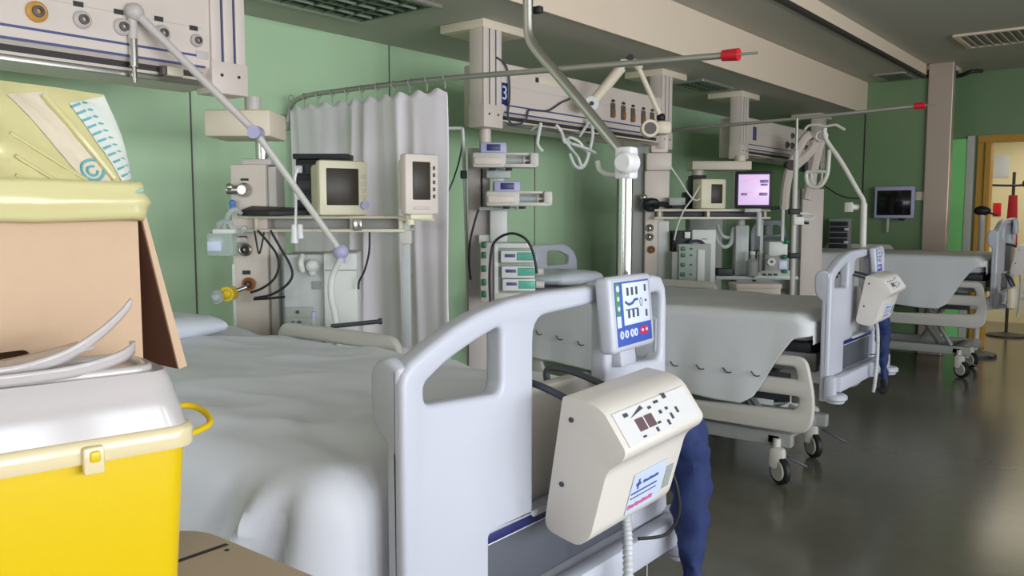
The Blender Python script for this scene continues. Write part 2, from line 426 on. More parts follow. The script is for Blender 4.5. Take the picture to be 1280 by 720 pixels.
# sharps bin
P2 = AD(1.08, 238, 529)
bw, bd, br_ = .315, .20, -.20                  # rim size and turn on the table
ca, sa = math.cos(br_), math.sin(br_)
cr_ = (bw / 2 - .008, -bd / 2 + .012)
bcx, bcy = P2.x - (cr_[0] * ca - cr_[1] * sa), P2.y - (cr_[0] * sa + cr_[1] * ca)
t = thing('sharps_bin', 'large yellow sharps container with frosted lid on the beige table', 'sharps container', (bcx, bcy, TZ), br_)
RZ = P2.z - TZ                                   # rim height
def loft(secs, r, n=6):
    mb = MB(); rings = []
    for (w, d, z, rr) in secs:
        pl = rrect(w, d, rr, 0, 0, n)
        rings.append([mb.bm.verts.new((a, b, z)) for a, b in pl])
    for A, B in zip(rings, rings[1:]):
        k = len(A)
        for i in range(k): mb.bm.faces.new((A[i], A[(i + 1) % k], B[(i + 1) % k], B[i]))
    mb.bm.faces.new(rings[0]); mb.bm.faces.new(rings[-1])
    return mb
loft([(bw - .055, bd - .05, 0.001, .03), (bw - .05, bd - .045, .006, .03), (bw - .022, bd - .02, RZ - .03, .03), (bw - .022, bd - .02, RZ - .012, .03)], .03).build('body', 'yellow', t)
loft([(bw - .004, bd - .004, RZ - .027, .034), (bw, bd, RZ - .023, .036), (bw, bd, RZ - .004, .036), (bw - .006, bd - .006, RZ, .034), (bw - .012, bd - .012, RZ + .001, .03)], .03).build('lid_rim', 'lidrim', t)
LT = .070
lid = loft([(bw - .014, bd - .014, RZ + .001, .032), (bw - .022, bd - .02, RZ + .02, .034), (bw - .040, bd - .036, RZ + LT - .012, .036), (bw - .052, bd - .048, RZ + LT, .034)], .03).build('lid', 'lid', t)
zt_ = RZ + LT - .004
plate('opening_ring', 'lid', lid, rrect(bw - .075, bd - .07, .035), [rrect(bw - .10, bd - .095, .028)], .016, .004, Matrix(), (0, 0, zt_ + .003))
def strip(pts, w0, w1, z_up=.0, n=8):
    sp = spline([Vector(q) for q in pts], n); m = len(sp)
    def g(u, v):
        f = v * (m - 1); i = min(int(f), m - 2); c = sp[i].lerp(sp[i + 1], f - i)
        return c + Vector((0, -.25, 1)).normalized() * ((u - .5) * (w0 + (w1 - w0) * v))
    return MB().grid(4, n * (len(pts) - 1) + 1, g)
# swung-up flap: a curved blade rising to the right, and the raised front edge of the opening
strip([(-.085, -.050, zt_ + .016), (-.035, -.052, zt_ + .018), (.015, -.048, zt_ + .030), (.055, -.038, zt_ + .050), (.086, -.026, zt_ + .072), (.102, -.020, zt_ + .088)], .020, .010).build('lid_flap', 'lid', lid, solid=.004)
strip([(-.11, -.062, zt_ + .012), (-.05, -.068, zt_ + .012), (.02, -.066, zt_ + .014), (.075, -.052, zt_ + .022), (.10, -.03, zt_ + .030), (.105, .0, zt_ + .028)], .014, .016).build('flap_edge', 'lid', lid, solid=.004)
MB().grid(8, 6, lambda u, v: (-.10 + .15 * u, -.045 + .085 * v, zt_ + .016 + .022 * u * u * (1 - .2 * v))).build('flap_cover', 'lid', lid, solid=.003)
MB().box((-.115, -.06, zt_ + .012), (.022, .016, .022), .006).build('hinge', 'lid', lid)
hx = bw / 2
MB().tube([(hx - .012, .045, RZ - .010), (hx + .024, .038, RZ - .004), (hx + .042, .024, RZ - .008), (hx + .046, -.006, RZ - .016), (hx + .034, -.030, RZ - .022), (hx - .012, -.055, RZ - .026)], .0045, 10, sm=5).build('handle', 'yellow', t, label='yellow loop handle')
cx_ = .055 - .01
MB().box((cx_ - .015, -bd / 2 - .003, RZ - .022), (.024, .01, .034), .004).build('clip', 'lidrim', t)
MB().box((cx_ - .014, -bd / 2 - .007, RZ - .017), (.012, .008, .014), .003).build('catch', 'yellow', t)
# cardboard box
FY = 1.225
br, bz = AY(FY, 172, 265).x, 1.495
bl = br - .47; bk = FY + .33
t = thing('cardboard_box', 'tall plain cardboard box lined with yellow bag behind the sharps bin', 'box', (br - .235, FY + .165, TZ))
L0 = Vector((br - .235, FY + .165, TZ))
hole = AY(FY, 16, 453)
def loc(x, y, z): return (x - L0.x, y - L0.y, z - L0.z)
plate('front_panel', 'card', t, [(bl - L0.x, .001), (br - L0.x, .001), (br - L0.x, bz - TZ), (bl - L0.x, bz - TZ)], [rrect(.085, .03, .012, hole.x - .02 - L0.x, hole.z - TZ)], .006, .0005, XZ, (0, FY + .003 - L0.y, 0))
MB().bx(loc(br - .006, FY + .006, TZ + .001), loc(br, bk, bz)).build('side_panel', 'card', t)
MB().bx(loc(bl, FY + .006, TZ + .001), loc(bl + .006, bk, bz)).build('side_panel', 'card', t)
MB().bx(loc(bl, bk, TZ + .001), loc(br, bk + .006, bz)).build('back_panel', 'card', t)
MB().bx(loc(bl + .006, FY + .006, TZ + .002), loc(br - .006, bk, TZ + .008)).build('bottom_panel', 'card', t)
B = AY(FY, 222, 461)
fa, fb = Vector(loc(br + .002, FY, 1.50)), Vector(loc(B.x, FY, B.z))
MB().prism([fa, fb, fb + Vector((.010, 0, .002)), fa + Vector((.006, 0, 0))], (0, .33, 0)).build('flap', 'cardshade', t, label='hanging flap with brown inside darkened for shade')
MB().prism([fa + Vector((.001, 0, 0)), fb, fb + Vector((.014, 0, .003)), fa + Vector((.008, 0, 0))], (0, -.004, 0)).build('flap_edge', 'card', t)
# yellow bag over the box
t = thing('waste_bag', 'pale yellow plastic waste bag with clear printed panels turned over the box', 'bag', (br - .2, FY + .1, bz))
L1 = Vector((br - .2, FY + .1, bz))
def band(u, v):   # cuff turned down around the box mouth
    pl = rrect(.47 + .022, .34 + .022, .03, br - .235, FY + .165 , 8)
    f = u * len(pl); i = int(f) % len(pl); a, b = pl[i], pl[(i + 1) % len(pl)]; k = f - int(f)
    x, y = a[0] + (b[0] - a[0]) * k, a[1] + (b[1] - a[1]) * k
    zz = 1.492 + .052 * v + .006 * nz(x * 12, y * 12, v * 1.2)
    bul = .006 * math.sin(PI * min(1, v * 1.1)) + .006 * nz(x, y, v * .4, 16)
    c = Vector((br - .235, FY + .165)); d = (Vector((x, y)) - c).normalized() * bul
    return (x + d.x - L1.x, y + d.y - L1.y, zz - L1.z)
MB().grid(120, 9, band, True).build('cuff', 'bag', t, solid=.002)
TL, TRr, BR_ = AY(FY + .03, 4, 107), AY(FY + .03, 160, 113), AY(FY + .01, 188, 238)
def bagp(u, v, back=False, lift=0.0):
    # u across, v up
    xr = BR_.x + (TRr.x - BR_.x) * v + .008 * math.sin(PI * v)
    xl = bl - .02
    x = xl + (xr - xl) * u
    z = 1.535 + (TRr.z - 1.535 + .012 * (1 - u)) * v
    th = (.06 * (1 - v) ** .8 + .008) * (math.sin(PI * min(max(u, .0), 1)) ** .35 if 0 < u < 1 else 0)
    crease = .010 * math.sin((u * 1.1 + v * .5) * 26) * (1 - .4 * v) * (1 if u < .62 else .25) + .010 * nz(x, z, 1.3, 14) + .006 * abs(nz(x + z, z - x, 4, 34))
    y = FY + .075 + (th * .9 if back else -th) + (crease if not back else 0) * (math.sin(PI * u) ** .4 if 0 < u < 1 else 0) + .03 * v
    return Vector((x - L1.x, y - lift - L1.y, z - L1.z))
mb = MB(); mb.grid(50, 26, lambda u, v: bagp(u, v)); mb.grid(50, 26, lambda u, v: bagp(u, v, True)); mb.build('bag_body', 'bag', t)
# place panels by their place on the front sheet: helper finds u from px
def uv_from(px, py):
    p = AY(FY + .05, px, py); v = (p.z - 1.535) / (TRr.z - 1.535)
    xr = BR_.x + (TRr.x - BR_.x) * v; return ((p.x - (bl - .02)) / (xr - (bl - .02)), v)
def patch(name, m, corners, lift, n=14, parent=t, label=None, band_=None):
    c = [Vector(uv_from(*q)) for q in corners]
    def f(a, b):
        p = (c[0] * (1 - a) + c[1] * a) * (1 - b) + (c[3] * (1 - a) + c[2] * a) * b
        return bagp(min(p.x, .995), min(max(p.y, 0.0), 1.0), False, lift)
    return MB().grid(n, n, f).build(name, m, parent, label=label)
patch('clear_panel', 'bagclear', [(96, 228), (134, 228), (72, 113), (16, 118)], .002, label='clear crumpled panel')
pp = patch('printed_panel', 'bagprint', [(146, 226), (178, 222), (162, 114), (95, 128)], .002, label='clear panel with teal print')
for k in range(11):
    a = k / 10
    patch('print', 'teal', [(96 + 50 * a, 131 + 88 * a), (110 + 46 * a, 126 + 90 * a), (111 + 46 * a, 129 + 89 * a), (97 + 50 * a, 134 + 88 * a)], .0035, 4, pp)
    patch('print', 'teal', [(113 + 44 * a, 127 + 88 * a), (117 + 44 * a, 124 + 90 * a), (123 + 42 * a, 126 + 90 * a), (120 + 43 * a, 128 + 88 * a)], .0035, 4, pp)
for k in range(9):
    a = k / 8
    patch('print', 'teal', [(150 + 22 * a, 118 + 100 * a), (160 + 17 * a, 114 + 104 * a), (161 + 17 * a, 119 + 104 * a), (151 + 22 * a, 123 + 100 * a)], .0035, 4, pp)
rg = []
for k in range(24):
    a = 2 * PI * k / 24; u, v = uv_from(108 + 15 * math.cos(a), 213 + 13 * math.sin(a)); rg.append(bagp(u, v, False, .003))
MB().tube(rg, .0022, 6, closed=True).build('round_print', 'teal', t)
rg = []
for k in range(14):
    a = 2 * PI * k / 16; u, v = uv_from(108 + 7 * math.cos(a), 214 + 6 * math.sin(a)); rg.append(bagp(u, v, False, .003))
MB().tube(rg, .002, 6).build('round_print', 'teal', t)
fd = [bagp(*uv_from(*q), False, .004) for q in ((66, 118), (90, 160), (112, 192), (136, 224))]
MB().tube(fd, .006, 8, sm=6).build('folded_seam', 'bag', t)
for k, (a, b) in enumerate((((0, 168), (92, 226)), ((0, 196), (58, 230)), ((0, 220), (28, 232)))):
    MB().tube([bagp(*uv_from(a[0] + 6 + (b[0] - a[0]) * s, a[1] + (b[1] - a[1]) * s), False, .002) for s in (0, .25, .5, .75, 1)], .003, 6, sm=3).build('crease', 'bag', t)
q = AY(FY - .012, 180, 246); 
pr = MB()
for k in range(4): pr.box((q.x - L1.x - .012, FY - .016 - L1.y, q.z - L1.z + .008 - .006 * k), (.02, .002, .003), rot=(0, -.2, 0))
pr.build('cuff_print', 'teal', t)
# ================================================================== BEDS  (bed local: x = u across, y = v from foot to head, z up)
BW = 1.06
ORD = {1: (1.065, 1.10, 0.0), 2: (4.50, 1.42, -.03), 3: (8.52, 1.25, .125)}
def mk_bed(n, label):
    ox, oy, dz = ORD[n]
    t = thing('hospital_bed', label, 'bed', (ox, oy, 0), 0, 'hospital beds in the row')
    Z = lambda z: z + dz
    # --- footboard
    outer = [(0.0, .53), (0.0, 1.185), (.006, 1.205), (.025, 1.224), (.078, 1.249), (.146, 1.277), (.219, 1.299), (.323, 1.318), (.437, 1.325), (.564, 1.325), (.705, 1.326), (.86, 1.332), (.945, 1.335), (.985, 1.328), (1.008, 1.30), (1.016, 1.26), (1.018, 1.05), (1.03, .80), (1.05, .53),
             (.86, .53), (.84, .635), (.25, .635), (.22, .53)]
    hole1 = rpoly([(.060, 1.137), (.060, 1.178), (.125, 1.214), (.215, 1.245), (.290, 1.265), (.290, 1.122)], [.025, .012, .03, .03, .02, .028])
    hole2 = rpoly([(.790, 1.115), (.790, 1.275), (.985, 1.29), (.985, 1.10)], .03)
    opening = rpoly([(.403, .835), (.403, 1.272), (.70, 1.285), (.70, .835)], [.004, .05, .03, .004])
    inset = rpoly([(.250, .655), (.250, .824), (.84, .824), (.84, .655)], .006)
    fb = plate('footboard', 'bed', t, [(a, Z(b)) for a, b in outer], [[(a, Z(b)) for a, b in h] for h in (hole1, hole2, opening, inset)], .05, .013, XZ, (0, .025, 0), res=3)
    MB().bx((.40, .045, Z(.835)), (.705, .085, Z(1.10)), .008).build('recess_panel', 'bedwarm', fb)
    MB().bx((.245, .030, Z(.645)), (.845, .05, Z(.828)), .002).build('grey_inset', 'beddark', fb)
    MB().bx((.251, .016, Z(.798)), (.839, .0305, Z(.823)), .001).build('navy_stripe', 'navy', fb)
    MB().bx((.251, .020, Z(.793)), (.839, .0305, Z(.7975)), .0005).build('white_line', 'pumpface', fb)
    for s, u0 in ((0, .0), (1, 1.0)):
        prof = rpoly([(.01, 1.215), (.05, 1.235), (.088, 1.215), (.092, 1.16), (.085, 1.10), (.055, 1.07), (.03, 1.05), (.03, .55), (.01, .55)], [.005, .03, .03, .03, .03, .02, .02, .01, .005])
        plate('end_wing', 'bed', fb, [(a, Z(b)) for a, b in prof], [], .035, .012, YZ, (u0 + .017 if s == 0 else 1.0, 0, 0), res=3)
    MB().box((.53, -.03, Z(.620)), (.98, .05, .085), .012).build('bumper_bar', 'bed', t)
    MB().box((.53, .03, Z(.610)), (.56, .08, .04), .005).build('bar_mount', 'frame', t)
    for u in (.03, 1.06):
        b = MB()
        b.box((u - .02, -.01, Z(.60)), (.07, .06, .14), .02)
        b.lathe([(0, -.018), (.05, -.018), (.062, -.008), (.062, .008), (.05, .018), (0, .018)], Matrix.Translation((u, -.03, Z(.555))))
        b.lathe([(0, -.03), (.045, -.03), (.05, -.022), (.05, -.018), (0, -.018)], Matrix.Translation((u, -.03, Z(.555))))
        b.build('corner_bumper', 'bed', t)
    # --- control panel on the top bar
    cp = control_panel(t, .745 if n != 2 else .715, Z(1.255), 1.0 if n == 1 else .82)
    # --- mattress, deck, frame
    mt = MB().bx((.04, .10, Z(.83)), (1.02, 2.22, Z(.958)), .05).build('mattress', 'mattress', t)
    MB().bx((.07, .12, Z(.77)), (.99, 2.2, Z(.828)), .01).build('deck', 'dark', t)
    fr = MB()
    for u in (.10, .93): fr.bx((u, .10, Z(.66)), (u + .06, 2.2, Z(.765)), .008)
    for v in (.14, 1.1, 2.1): fr.bx((.16, v, Z(.68)), (.93, v + .06, Z(.75)), .006)
    fr.build('upper_frame', 'frame', t)
    # --- base
    bs = MB()
    for u in (.03, .62): bs.bx((u, .20, .20), (u + .06, 2.0, .28), .012)
    for v in (.26, 1.9): bs.bx((.03, v, .21), (.68, v + .08, .27), .01)
    bs.build('base_frame', 'frame', t)
    for v in (.5, 1.6):
        l = MB()
        l.tube([(.35, v, .26), (.35, v + .16, .48), (.40, v, Z(.67))], .035, 8)
        l.tube([(.22, v - .12, .26), (.22, v + .2, Z(.67))], .022, 8).tube([(.50, v + .2, .26), (.50, v - .1, Z(.67))], .022, 8)
        l.build('lifting_leg', 'frame', t)
    for (u, v, a) in ((.0, .245, 1.0), (.63, .275, .9), (.0, 1.93, .2), (.63, 1.93, .0)):
        c = MB(); R_ = Matrix.Translation((u, v, .078)) @ Matrix.Rotation(a, 4, 'Z') @ Matrix.Rotation(PI / 2, 4, 'X')
        c.lathe([(.045, -.018), (.07, -.02), (.078, -.012), (.078, .012), (.07, .02), (.045, .018)], R_, 28)
        w = c.build('castor', 'black', t)
        f_ = MB(); f_.lathe([(0, -.026), (.052, -.026), (.058, -.018), (.058, .018), (.052, .026), (0, .026)], R_, 24)
        f_.box((u + .005, v + .02, .145), (.062, .09, .125), .025)
        f_.cyl((u + .01, v + .03, .15), (u + .02, v + .03, .25), .022)
        f_.build('castor_fairing', 'bedwarm', w, label='pale fairing')
    MB().box((.66, .16, .15), (.03, .16, .012), .004, rot=(.45, 0, .3)).build('brake_pedal', 'hook', t)
    MB().box((.05, .17, .13), (.025, .12, .012), .004, rot=(.45, 0, .5)).build('brake_pedal', 'hook', t)
    # --- side rails (near one lowered)
    def rail(u, v0, v1, z0, z1, nm='side_rail'):
        w = v1 - v0; h = z1 - z0
        out = rpoly([(v0 + .02, z0 + .0), (v0, z0 + h * .45), (v0 + .055, z1), (v1 - .06, z1), (v1, z0 + h * .5), (v1 - .02, z0)], [.10, .12, .06, .06, .1, .08])
        h1 = rpoly([(v0 + .095, z0 + h * .70), (v0 + .115, z1 - .06), (v1 - .13, z1 - .06), (v1 - .1, z0 + h * .70)], .02)
        h2 = rpoly([(v0 + .10, z0 + .13), (v0 + .085, z0 + h * .48), (v1 - .085, z0 + h * .48), (v1 - .12, z0 + .10)], [.06, .02, .02, .05])
        o = plate(nm, 'bedwarm', t, [(a, Z(b)) for a, b in out], [[(a, Z(b)) for a, b in q] for q in (h1, h2)], .034, .012, YZ, (u, 0, 0))
        return o
    rail(-.03, .05, .98, .34, .765)
    rail(-.03, 1.12, 1.95, .36, .765)
    rail(1.10, .12, .98, .40, .80)
    rail(1.10, 1.10, 1.92, .62, 1.045)
    MB().bx((-.012, .20, Z(.50)), (.0, .9, Z(.66)), .004).build('rail_link', 'dark', t)
    for v in (.4, 1.4): MB().bx((.0, v, Z(.55)), (.1, v + .06, Z(.70)), .01).build('rail_arm', 'dark', t)
    # --- headboard
    k_ = .24 if n == 1 else 0
    hb = rpoly([(.09, .70), (.05, 1.20 - k_), (.20, 1.30 - k_), (.86, 1.30 - k_), (1.01, 1.20 - k_), (.97, .70)], [.02, .12, .12, .12, .12, .02])
    hh = [rpoly([(.16, 1.14), (.16, 1.20), (.30, 1.245), (.46, 1.25), (.46, 1.14)], .03), rpoly([(.60, 1.14), (.60, 1.25), (.76, 1.245), (.90, 1.20), (.90, 1.14)], .03)]
    plate('headboard', 'bed', t, [(a, Z(b)) for a, b in hb], [[(a, Z(b - k_)) for a, b in q] for q in hh], .035, .012, XZ, (0, 2.30, 0))
    MB().bx((.2, 2.2, Z(.70)), (.26, 2.3, Z(.74))).bx((.8, 2.2, Z(.70)), (.86, 2.3, Z(.74))).build('head_mount', 'frame', t)
    return t
def control_panel(parent, uc, zc, sc_=1.0):
    # local outline in (x,z); pivot tilt: top leans towards the bed
    T = Matrix.Translation((uc, -.028, zc)) @ Matrix.Rotation(-.10, 4, 'X') @ Matrix.Rotation(.10, 4, 'Z') @ Matrix.Scale(sc_, 4)
    w, h = .245, .185
    def add(nm, m, mb, par, lab=None):
        mb.bm.transform(T); return mb.build(nm, m, par, label=lab)
    cp = add('control_panel', 'bed', MB().box((0, 0, 0), (w, .042, h), .012, seg=3), parent, 'tablet shaped control panel')
    add('hanger', 'bed', MB().box((.0, .045, h / 2 - .03), (.14, .05, .04), .008), cp)
    add('lower_bracket', 'bed', MB().box((.03, .03, -h / 2 - .015), (.09, .03, .06), .006), cp)
    y = -.0215
    iw, ih = w - .045, h - .03
    add('face', 'panelblue', MB().box((0, y, 0), (iw, .002, ih), .0005), cp)
    add('key_field', 'panelwhite', MB().box((.018, y - .001, .022), (iw - .045, .002, ih * .66), .0005), cp)
    add('green_column', 'panelgreen', MB().box((-iw / 2 + .013, y - .001, .036), (.022, .002, ih * .50), .0005), cp)
    add('pale_column', 'panelwhite', MB().box((-iw / 2 + .013, y - .001, -.018), (.022, .002, ih * .18), .0005), cp)
    for i in range(3):
        for j in (0, 1):
            add('key', 'ink', MB().box((-.032 + .026 * i, y - .002, .052 - .055 * j), (.012, .002, .020), .003), cp)
    for j in range(3): add('key', 'ink', MB().box((.072, y - .002, .056 - .032 * j), (.011, .002, .018 if j != 1 else .006), .002), cp)
    add('bed_symbol', 'blueink', MB().tube([(-.05, y - .002, .028), (-.03, y - .002, .020), (-.01, y - .002, .022), (.005, y - .002, .030), (.022, y - .002, .030)], .0035, 6).box((-.014, y - .002, .008), (.07, .002, .003)), cp)
    add('ring_symbol', 'ink', MB().tube([(.043 + .007 * math.cos(a * PI / 6), y - .002, .022 + .010 * math.sin(a * PI / 6)) for a in range(12)], .0012, 6, closed=True), cp)
    for i in range(3): add('green_symbol', 'panelwhite', MB().cyl((-iw / 2 + .013, y - .001, .062 - .024 * i), (-iw / 2 + .013, y - .003, .062 - .024 * i), .006 if i else .008), cp)
    for i, x in enumerate((-.080, -.053, -.022, .0)):
        add('round_key', 'panelwhite', MB().cyl((x, y - .001, -.050), (x, y - .003, -.050), .010), cp)
        add('key_mark', 'panelblue', MB().box((x, y - .0033, -.050), (.004, .001, .009)), cp)
    for i, x in enumerate((.032, .056)): add('red_key', 'panelred', MB().box((x + .008, y - .001, -.050), (.022, .003, .020), .001), cp)
    for i, x in enumerate((.032, .056)): add('key_mark', 'panelwhite', MB().box((x + .008, y - .003, -.049), (.010, .001, .006)), cp)
    return cp
def mk_pump(n, label):
    ox, oy, dz = ORD[n]
    t = thing('mattress_pump', label, 'air pump', (ox + .53, oy - .07, .78 + dz) if n == 1 else (ox + .46, oy - .06, .87) if n == 2 else (ox + .62, oy - .06, .92), 0, 'mattress pumps hung on footboards')
    W = .335; KS = 1.0 if n == 1 else .86
    T = Matrix.Scale(KS, 4) @ Matrix.Translation((.030, .012, .030)) @ Matrix.Rotation(math.radians(-1), 4, 'Z') @ Matrix.Rotation(math.radians(11), 4, 'X') @ Matrix.Rotation(math.radians(-2.5), 4, 'Y')
    def add(nm, m, mb, par, lab=None, sm=True):
        mb.bm.transform(T); return mb.build(nm, m, par, label=lab, smooth=sm)
    prof = [(.02, .0), (-.075, .0), (-.100, .03), (-.115, .195), (-.147, .228), (-.152, .250), (-.084, .315), (-.05, .322), (.02, .315)]
    prof = rpoly(prof, [.03, .03, .03, .05, .02, .02, .02, .02, .01], 5)
    body = MB().prism([(-W / 2, a, b) for a, b in prof], (W, 0, 0), .014, 3)
    body = add('housing', 'pump', body, t)
    # control face (sloping)
    a, b = Vector((0, -.1495, .2525)), Vector((0, -.0885, .3107))
    d = (b - a).normalized(); nrm = Vector((0, -d.z, d.y)) * 1.0
    if nrm.y > 0: nrm = -nrm
    def P(x, s, l=.004): return Vector((x, 0, 0)) + a + d * s + nrm * l
    L = (b - a).length
    def quad(nm, m, x0, x1, s0, s1, l, par, th=.0015, lab=None):
        mb = MB().prism([P(x0, s0, l), P(x1, s0, l), P(x1, s1, l), P(x0, s1, l)], nrm * th); return add(nm, m, mb, par, lab, False)
    cf = quad('control_face', 'pumpface', -W / 2 + .018, W / 2 - .018, .002, L - .006, .0008, t)
    for x in (-.075, -.038): quad('display', 'led', x - .015, x + .015, .022, .050, .0024, cf)
    mb = MB().prism([P(-.098, .056, .0024), P(-.040, .066, .0024), P(-.046, .074, .0024)], nrm * .001); add('level_mark', 'ink', mb, cf)
    for (x, s, w_, h_) in ((-.11, .066, .016, .008), (-.018, .062, .012, .006), (-.012, .024, .012, .005), (-.085, .010, .012, .004), (.012, .044, .010, .008), (.040, .046, .010, .006), (.015, .068, .018, .006), (.055, .074, .014, .012), (.045, .026, .008, .014), (.075, .034, .008, .014), (.022, .016, .008, .012), (-.03, .012, .008, .010)):
        quad('key_mark', 'ink', x - w_ / 2, x + w_ / 2, s - h_ / 2, s + h_ / 2, .0024, cf)
    # label on the lower front
    a2, b2 = Vector((0, -.100, .03)), Vector((0, -.115, .195)); d2 = (b2 - a2).normalized(); n2 = Vector((0, -d2.z, d2.y))
    if n2.y > 0: n2 = -n2
    def Q(x, s, l): return Vector((x, 0, 0)) + a2 + d2 * s + n2 * l
    def q2(nm, m, x0, x1, s0, s1, l, par, th=.001, lab=None, sk=0):
        mb = MB().prism([Q(x0, s0, l), Q(x1, s0, l), Q(x1, s1, l), Q(x0, s1, l)], n2 * th); return add(nm, m, mb, par, lab, False)
    lb = q2('label', 'label', -.04, .105, .012, .115, .0012, t)
    q2('rule', 'blueink', -.035, .075, .062, .066, .0023, lb)
    for (x, s, w_, h_) in ((-.012, .085, .006, .026), (-.012, .085, .020, .007)): q2('cross_logo', 'blueink', x - w_ / 2, x + w_ / 2, s - h_ / 2, s + h_ / 2, .0023, lb)
    for k in range(8): q2('blue_lettering', 'blueink', .008 + .0085 * k, .0142 + .0085 * k, .081, .089 - .001 * (k % 3), .0023, lb)
    for k in range(9): q2('small_lettering', 'hook', -.033 + .0125 * k, -.0235 + .0125 * k, .050, .0525, .0023, lb)
    for k in range(11): q2('pink_lettering', 'pink', -.036 + .0098 * k, -.0285 + .0098 * k, .024 + .001 * (k % 2), .036 - .0015 * (k % 3), .0023, lb)
    q2('clear_window', 'clear', .115, .145, .03, .09, .0015, t)
    # screws on the left cheek
    for z in (.27, .12): add('screw', 'ink', MB().cyl((-W / 2 - .002, -.01, z), (-W / 2 + .004, -.01, z), .006), t)
    # hooks over the recess panel
    for x in (-.105, .06):
        h = MB().tube([(x, -.06, .285), (x, -.02, .310), (x, .08, .338), (x, .165, .342), (x, .172, .31)], .0085, 8, sm=4)
        h.bm.transform(Matrix.Scale(KS, 4)); h.build('hook', 'hook', t, label='dark grey hanging hook')
    # corrugated mains cord
    cord = MB()
    pts = spline([Vector((.10, -.03, .02)), Vector((.09, -.045, -.06)), Vector((.085, -.05, -.2)), Vector((.085, -.045, -.34)), Vector((.10, -.03, -.46))], 30)
    cord.tube(pts, .012, 10, rfun=lambda f: 1 + .16 * math.sin(f * 260)); cord.bm.transform(Matrix.Scale(KS, 4)); cord.build('corrugated_cord', 'hose', t)
    return t
def mk_hose(n, label):
    ox, oy, dz = ORD[n]
    t = thing('hose_sleeve', label, 'hose', (ox + .88, oy - .12, .78 + dz) if n == 1 else (ox + .62, oy - .10, .765), 0, 'blue sleeves beside the pumps')
    KS = 1.0 if n == 1 else .72
    t.scale = (KS, KS, KS)
    pts = [(-.03, .02, .20), (.0, .0, .165), (.045, .005, .06), (.06, .0, -.08), (.055, -.01, -.22), (.03, -.03, -.34), (-.04, -.04, -.40), (-.12, -.03, -.38)]
    def rf(f): return .55 + .72 * math.sin(PI * min(1, f * 1.15 + .12)) ** .8
    mb = MB(); sp = spline([Vector(p) for p in pts], 8)
    cut = int(len(sp) * .72)
    mb.tube(sp[:cut + 1], .046, 18, rfun=rf)
    for v in mb.bm.verts:
        k = nz(v.co.x, v.co.y, v.co.z, 26) * .012 + .006 * math.sin(v.co.z * 60 + v.co.x * 90)
        v.co += Vector((k, -k * .6, 0))
    mb.build('sleeve', 'bluecloth', t)
    MB().tube(sp[cut - 2:], .034, 14, rfun=lambda f: 1 - .35 * f).build('lower_hose', 'black', t, label='black lower hose')
    MB().tube([(-.055, .06, .235), (-.035, .03, .205), (.0, .0, .165), (.012, .0, .14)], .013, 10, sm=4).build('connector', 'bedwarm', t)
    MB().tube([(-.03, .04, .10), (-.03, .0, .03), (-.03, -.01, -.05), (-.06, .01, -.10), (-.13, .05, -.10)], .0045, 8, sm=6).build('black_lead', 'black', t)
    return t
